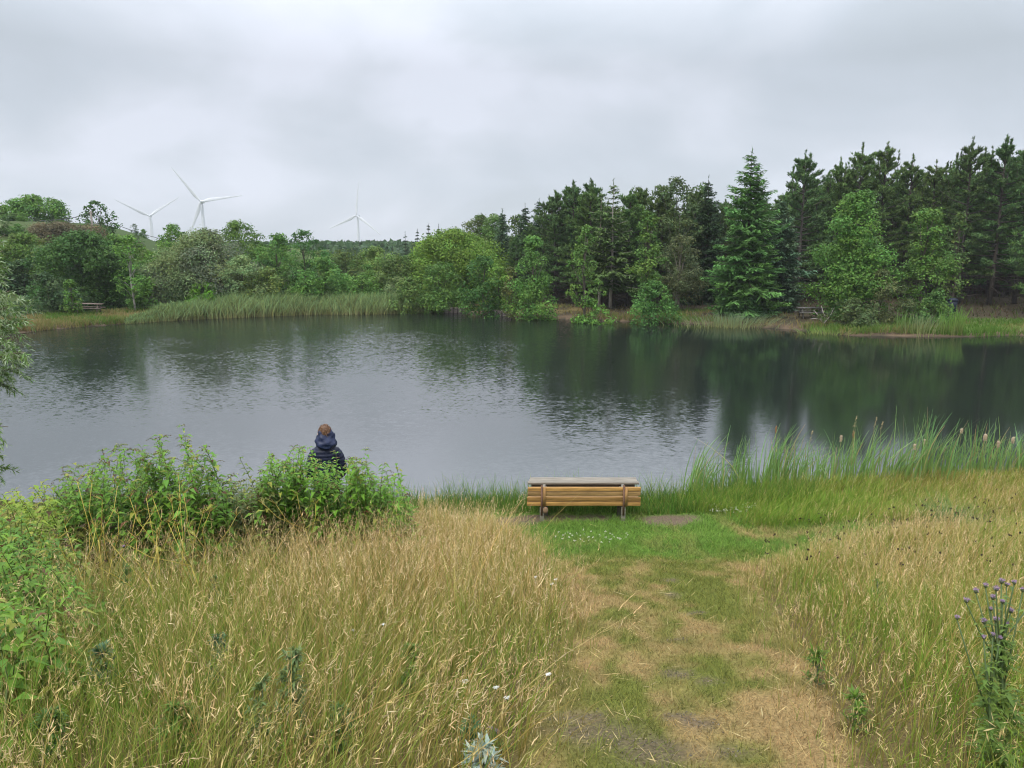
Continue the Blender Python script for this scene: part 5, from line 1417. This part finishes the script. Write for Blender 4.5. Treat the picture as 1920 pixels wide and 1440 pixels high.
# ------------------------------------------------------------------ single herbs in the meadow
def flowerhead(root, c, r, rg, bulb=(.10, .12, .06), petal=(.36, .24, .38)):
    th_ = np.arange(10) * math.pi / 5
    mb = MB(); mb.loft([np.stack([c[0] + a * np.cos(th_), c[1] + a * np.sin(th_), np.full(10, c[2] + z)], 1) for z, a in ((-r, .3 * r), (-.5 * r, .85 * r), (0, .9 * r), (.4 * r, .55 * r))], bulb)
    k = 40; d = nrm(rg.normal(size=(k, 3)) * np.array([.8, .8, .35]) + np.array([0, 0, .9]))
    mb.leaves(np.asarray(c) + d * r * 1.1, rg.normal(size=(k, 3)), r * 1.3, r * .22, jit(petal, k, .25, rg), d)
    mb.build('flower_head', M_HERB, root)
def thistle(base, tops, label, seed, leafcol=(.13, .20, .04), leafn=60, r=.014, lsize=.10):
    rg = np.random.default_rng(seed)
    b = np.array([base[0], base[1], float(gz(base[0], base[1]))])
    root = empty('thistle', tuple(b), label, 'thistle', 'purple thistles')
    st, fo = MB(), MB()
    tops = np.array(tops) - b
    main = tops.mean(0)
    st.tube([[0, 0, -.03], main * .45, main * .8], [.009, .007, .005], (.10, .15, .05), 6)
    for t_ in tops:
        q = main * rg.uniform(.45, .78)
        st.tube([q, q * .4 + t_ * .6 + np.array([0, 0, -.02]), t_ - [0, 0, r]], [.004, .0035, .003], (.11, .16, .06), 5)
        flowerhead(root, t_, r * rg.uniform(.8, 1.2), rg)
        k = 5; s = rg.random(k)[:, None]; a_ = rg.uniform(0, 6.28, k)
        fo.folded(q + (t_ - q) * s, np.stack([np.cos(a_), np.sin(a_), np.full(k, .4)], 1), np.array([0, 0, 1.0]), lsize * .5, lsize * .13, jit(leafcol, k, .25, rg), .2)
    s = rg.uniform(.04, .8, leafn)[:, None]; a_ = rg.uniform(0, 6.28, leafn)
    pos = main * s
    L_ = lsize * rg.uniform(.7, 1.5, leafn) * (1.3 - s[:, 0])
    d = np.stack([np.cos(a_), np.sin(a_), rg.uniform(.1, .7, leafn)], 1)
    fo.folded(pos, d, np.array([0, 0, 1.0]), L_, L_ * .2, jit(leafcol, leafn, .25, rg), .3)
    for q in range(3):                                        # jagged side lobes
        pq = pos + nrm(d) * (L_ * (.25 + .2 * q))[:, None]
        sd = np.cross(d, [0, 0, 1.0]) * (1 if q % 2 else -1)
        fo.folded(pq, nrm(d) * .6 + nrm(sd), np.array([0, 0, 1.0]), L_ * .35, L_ * .10, jit(leafcol, leafn, .25, rg), .15)
    st.build('stem', M_HERB, root); fo.build('leaves', M_HERB, root)
rg = np.random.default_rng(41)
tb = G(1885, 1490)
tps = [at(u, v, float(tb[1]) + .25 + rg.uniform(-.15, .15)) for u, v in ((1830, 1108), (1848, 1098), (1868, 1104), (1878, 1090), (1888, 1096), (1902, 1092), (1862, 1120), (1880, 1128), (1812, 1126), (1858, 1142), (1895, 1145), (1918, 1106), (1868, 1162), (1845, 1165), (1888, 1170), (1930, 1130))]
thistle(tb, tps, 'tall thistle with a cloud of purple heads at the right edge', 1, leafn=130, r=.010, lsize=.11)
tb = G(1868, 1500); tps = [at(u, v, float(tb[1]) + .2) for u, v in ((1862, 1190), (1845, 1195), (1875, 1196), (1795, 1158))]
thistle(tb, tps, 'lower thistle with green-grey unopened heads beneath the purple cloud', 2, leafn=90, r=.010, lsize=.10)
tb = G(232, 1150); thistle(tb, [at(232, 1025, float(tb[1]) + .05)], 'single lilac thistle head below the yellow stalks', 3, leafn=26, r=.016)
tb = G(925, 1412); thistle(tb, [at(919, 1366, float(tb[1]) + .02), at(932, 1372, float(tb[1]) + .03)], 'low thistle with two violet heads near the bottom of the path edge', 4, leafn=30, r=.012, lsize=.07)

def feathery(u, v0, v1, width, label, seed, col=(.10, .17, .10), n=260, lsize=.05, name='mugwort'):
    """soft grey-green plant: leafy side shoots round a stem; foot at pixel (u, v1), top at v0"""
    rg = np.random.default_rng(seed)
    b2 = G(u, v1); Y = float(b2[1]); p = at(u, v0, Y + .05)
    b = np.array([b2[0], b2[1], float(gz(b2[0], b2[1]))]); t = p - b
    root = empty(name, tuple(b), label, 'herb', 'grey-green herbs in the meadow')
    wd = width / FPX * (Y * 1.15)
    st, fo = MB(), MB()
    st.tube([[0, 0, -.02], t * .5, t], [.006, .005, .002], (.12, .15, .08), 5)
    for k in range(26):
        f = rg.uniform(.05, .98); a = rg.uniform(0, 6.28); ln_ = wd * (1.05 - f) ** .6 * rg.uniform(.6, 1.1)
        e = t * f + np.array([math.cos(a) * ln_, math.sin(a) * ln_, ln_ * rg.uniform(.2, .8)])
        st.tube([t * f, e], [.003, .0015], (.12, .16, .08), 3, False)
        m_ = n // 26; s = rg.uniform(.1, 1.05, m_)[:, None]
        pos = t * f + (e - t * f) * s
        d = (e - t * f) / (ln_ + .01) * .8 + rg.normal(0, .7, (m_, 3)) + np.array([0, 0, .25])
        L_ = lsize * rg.uniform(.6, 1.3, m_)
        fo.folded(pos, d, np.array([0, .2, 1.0]), L_, L_ * .28, jit(col, m_, .25, rg), .1)
    st.build('stem', M_HERB, root); fo.build('leaves', M_HERB, root)
for a_ in ((548, 1212, 1400, 42, 'bluish feathery mugwort, the largest, in the straw at lower left', 1, (.15, .215, .075), 620), (492, 1275, 1420, 36, 'shorter bluish mugwort touching the left side of the largest one', 2, (.15, .215, .07), 420),
           (235, 1062, 1180, 22, 'dark green feathery herb below the lilac thistle head', 3, (.11, .19, .045), 300), (402, 1078, 1150, 16, 'small dark feathery herb among the straw right of the yellow stalks', 4, (.11, .18, .045), 220),
           (335, 1320, 1430, 40, 'green jagged-leaved herb at the bottom left', 5, (.125, .22, .035), 420, .07), (1533, 1222, 1290, 32, 'dark green weedy tuft at the right edge of the path', 6, (.12, .20, .03), 200), (1605, 1308, 1375, 34, 'second green weedy tuft farther down the right edge of the path', 7, (.13, .22, .035), 200),
           (880, 1350, 1440, 26, 'fresh green feathery herb beside the violet thistle', 8, (.09, .19, .07), 320), (905, 1398, 1475, 40, 'silvery white-leaved herb at the bottom edge left of the path', 9, (.40, .48, .40), 300, .07, 'silver_herb'),
           (190, 1215, 1330, 32, 'grey-green leafy herb left of the middle of the meadow', 10, (.10, .18, .08), 360, .06), (90, 1330, 1430, 34, 'green herb low at the left bottom corner under the large-leaved plant', 12, (.11, .20, .05), 320, .07), (640, 1330, 1420, 30, 'soft green herb right of the largest mugwort', 13, (.11, .20, .06), 320, .06), (770, 1215, 1300, 26, 'dark green herb in the straw halfway to the path', 14, (.12, .20, .035), 280, .06),
           (1645, 1090, 1150, 22, 'small green herb in the upper right meadow', 16, (.12, .21, .035), 240, .05), (412, 1190, 1290, 30, 'bluish-green herb in the middle of the left meadow', 11, (.10, .18, .09), 320, .06)):
    feathery(*a_)
def white_flower(u, v, label, seed, sz=.022):
    rg = np.random.default_rng(seed)
    b2 = G(u, v + 45); Y = float(b2[1]); p = at(u, v, Y); b = np.array([p[0], p[1], float(gz(p[0], p[1]))]); t = p - b
    if t[2] < .04: t[2] = .08
    root = empty('white_flower', tuple(b), label, 'flower', 'white flowers along the path edge')
    MB().tube([[0, 0, 0], t * .6 + np.array([.01, 0, 0]), t], .003, (.12, .17, .05), 5).build('stem', M_HERB, root)
    mb = MB(); k = 6; a = np.arange(k) * 6.283 / k
    d = np.stack([np.cos(a), np.sin(a), np.full(k, .35)], 1)
    mb.folded(np.tile(t, (k, 1)), d, np.array([0, 0, 1.0]), sz, sz * 1.1, jit((.74, .74, .70), k, .06, rg), .1)
    mb.folded(np.tile(t + [.012, -.01, .012], (k, 1)), d * [1, 1, 2], np.array([0, 0, 1.0]), sz * .7, sz * .8, jit((.72, .72, .66), k, .06, rg), .1)
    mb.build('petals', M_HERB, root)
for i, (u, v, lab) in enumerate(((1034, 1096, 'lower of the two white flowers at the grass edge high on the path'), (1041, 1088, 'upper of the two white flowers at the grass edge high on the path'), (1003, 1083, 'white flower inside the straw just left of the pair by the path'), (661, 1183, 'white flower alone in the middle of the left meadow'),
                                 (871, 1280, 'large pointed white flower in the straw near the bottom'), (929, 1291, 'white flower right of the large pointed one'), (1027, 1266, 'white fluffy flower at the very edge of the path'), (718, 1172, 'tiny white flower right of the lone meadow one'), (950, 1310, 'small pale flower low between the straw and the path'))):
    white_flower(u, v, lab, i, .03 if u == 871 else .022)
# grass tussock on the right bank
tp = G(1782, 985); rg = np.random.default_rng(8); n = 420
root = empty('grass_tussock', (tp[0], tp[1], float(gz(tp[0], tp[1]))), 'dark green fine-leaved grass tussock on the right bank below the cattails', 'grass tussock')
xy = rg.normal(0, .14, (n, 2)); hh = rg.uniform(.25, .5, n)
mb = MB(); mb.blades(np.concatenate([xy, np.full((n, 1), -.02)], 1), hh, xy * 1.8 + rg.normal(.05, .12, (n, 2)), .007, jit((.06, .13, .04), n, .2, rg), jit((.085, .19, .06), n, .2, rg), 4, 2)
mb.build('blades', M_GRASS, root)

# ------------------------------------------------------------------ willow leaning in from the left edge
rg = np.random.default_rng(12)
wx, wy = -11.4, 13.2; wz = float(gz(wx, wy))
root = empty('willow', (wx, wy, wz), 'narrow-leaved willow leaning in at the left edge over the water', 'tree')
tk, fo = MB(), MB()
tk.tube([[0, 0, -.1], [.1, .1, 1.2], [.35, .1, 2.6], [.3, .2, 4.4]], [.16, .13, .10, .05], (.14, .12, .09), 9)
ends = []
for u, v in ((52, 598), (45, 570), (30, 545), (15, 470), (20, 440), (-10, 420), (30, 620), (10, 640), (42, 690), (20, 720), (55, 660), (0, 760), (25, 800), (-10, 840), (5, 880), (-30, 500), (-40, 600), (-30, 700), (-50, 780), (-60, 450), (-80, 560), (-90, 660), (10, 580), (5, 520), (-20, 640), (18, 690), (-40, 880), (-70, 830), (35, 665), (28, 575), (0, 605), (-15, 560)):
    ends.append(at(u - 10, v, wy + rg.uniform(-.9, .9)) - np.array([wx, wy, wz]))
for k in range(26):
    a = rg.uniform(0, 6.28); ends.append(np.array([math.cos(a) * 2.2 - .5, math.sin(a) * 2.2, rg.uniform(1, 5.2)]))
for e in ends:
    o0 = np.array([.3, .1, np.clip(e[2] * .65, .6, 4.2)])
    md_ = o0 * .45 + e * .55 + np.array([0, 0, .35])
    t_ = np.linspace(0, 1, 9)[:, None]
    path = (1 - t_) ** 2 * o0 + 2 * t_ * (1 - t_) * md_ + t_ ** 2 * e
    tk.tube(path, np.linspace(.03, .006, 9), (.17, .15, .10), 5, False)
    for q in range(20):                                       # leafy twigs along the outer half
        s = rg.uniform(.42, 1.0); i0 = min(int(s * 8), 7); b0 = path[i0] + (path[i0 + 1] - path[i0]) * (s * 8 - i0)
        td = nrm((path[i0 + 1] - path[i0]) + rg.normal(0, .09, 3) + nrm(rg.normal(size=3)) * .16)
        td = nrm(nrm(td) + np.array([.1, 0, rg.uniform(-.5, .5)])); Lt = rg.uniform(.20, .38)
        m_ = 30; ss = rg.uniform(.05, 1.05, m_)[:, None]
        pos = b0 + td * Lt * ss - np.array([0, 0, .12]) * ss ** 2
        tk.tube(np.array([b0, b0 + td * Lt * .5 - [0, 0, .03], b0 + td * Lt - [0, 0, .12]]), [.005, .004, .002], (.18, .18, .08), 3, False)
        d = td * .8 + rg.normal(0, .55, (m_, 3)) + np.array([.1, 0, -.15])
        L_ = rg.uniform(.08, .14, m_)
        pale = rg.random(m_) < .45
        col = np.where(pale[:, None], jit((.31, .38, .22), m_, .15, rg), jit((.13, .22, .055), m_, .25, rg))
        fo.folded(pos, d, rg.normal(size=(m_, 3)) * .5 + np.array([0, 0, 1.0]), L_, L_ * .21, col, .15)
fo.build('crown', M_HERB, root); tk.build('trunk', M_BARK, root, True)

# ------------------------------------------------------------------ the damp air of the day
m, t = mat_new('haze_air')
pv = N(t, 'ShaderNodeVolumePrincipled'); pv.inputs['Color'].default_value = (.93, .95, 1.0, 1); pv.inputs['Density'].default_value = .00026
o_ = N(t, 'ShaderNodeOutputMaterial'); L(t, pv.outputs[0], o_.inputs['Volume'])
hm = MB().box((0, 0, 70), (3200, 3200, 150), (1, 1, 1))
tag(hm.build('haze', m), 'thin damp haze over the lake and the far turbines', 'haze', kind='stuff')
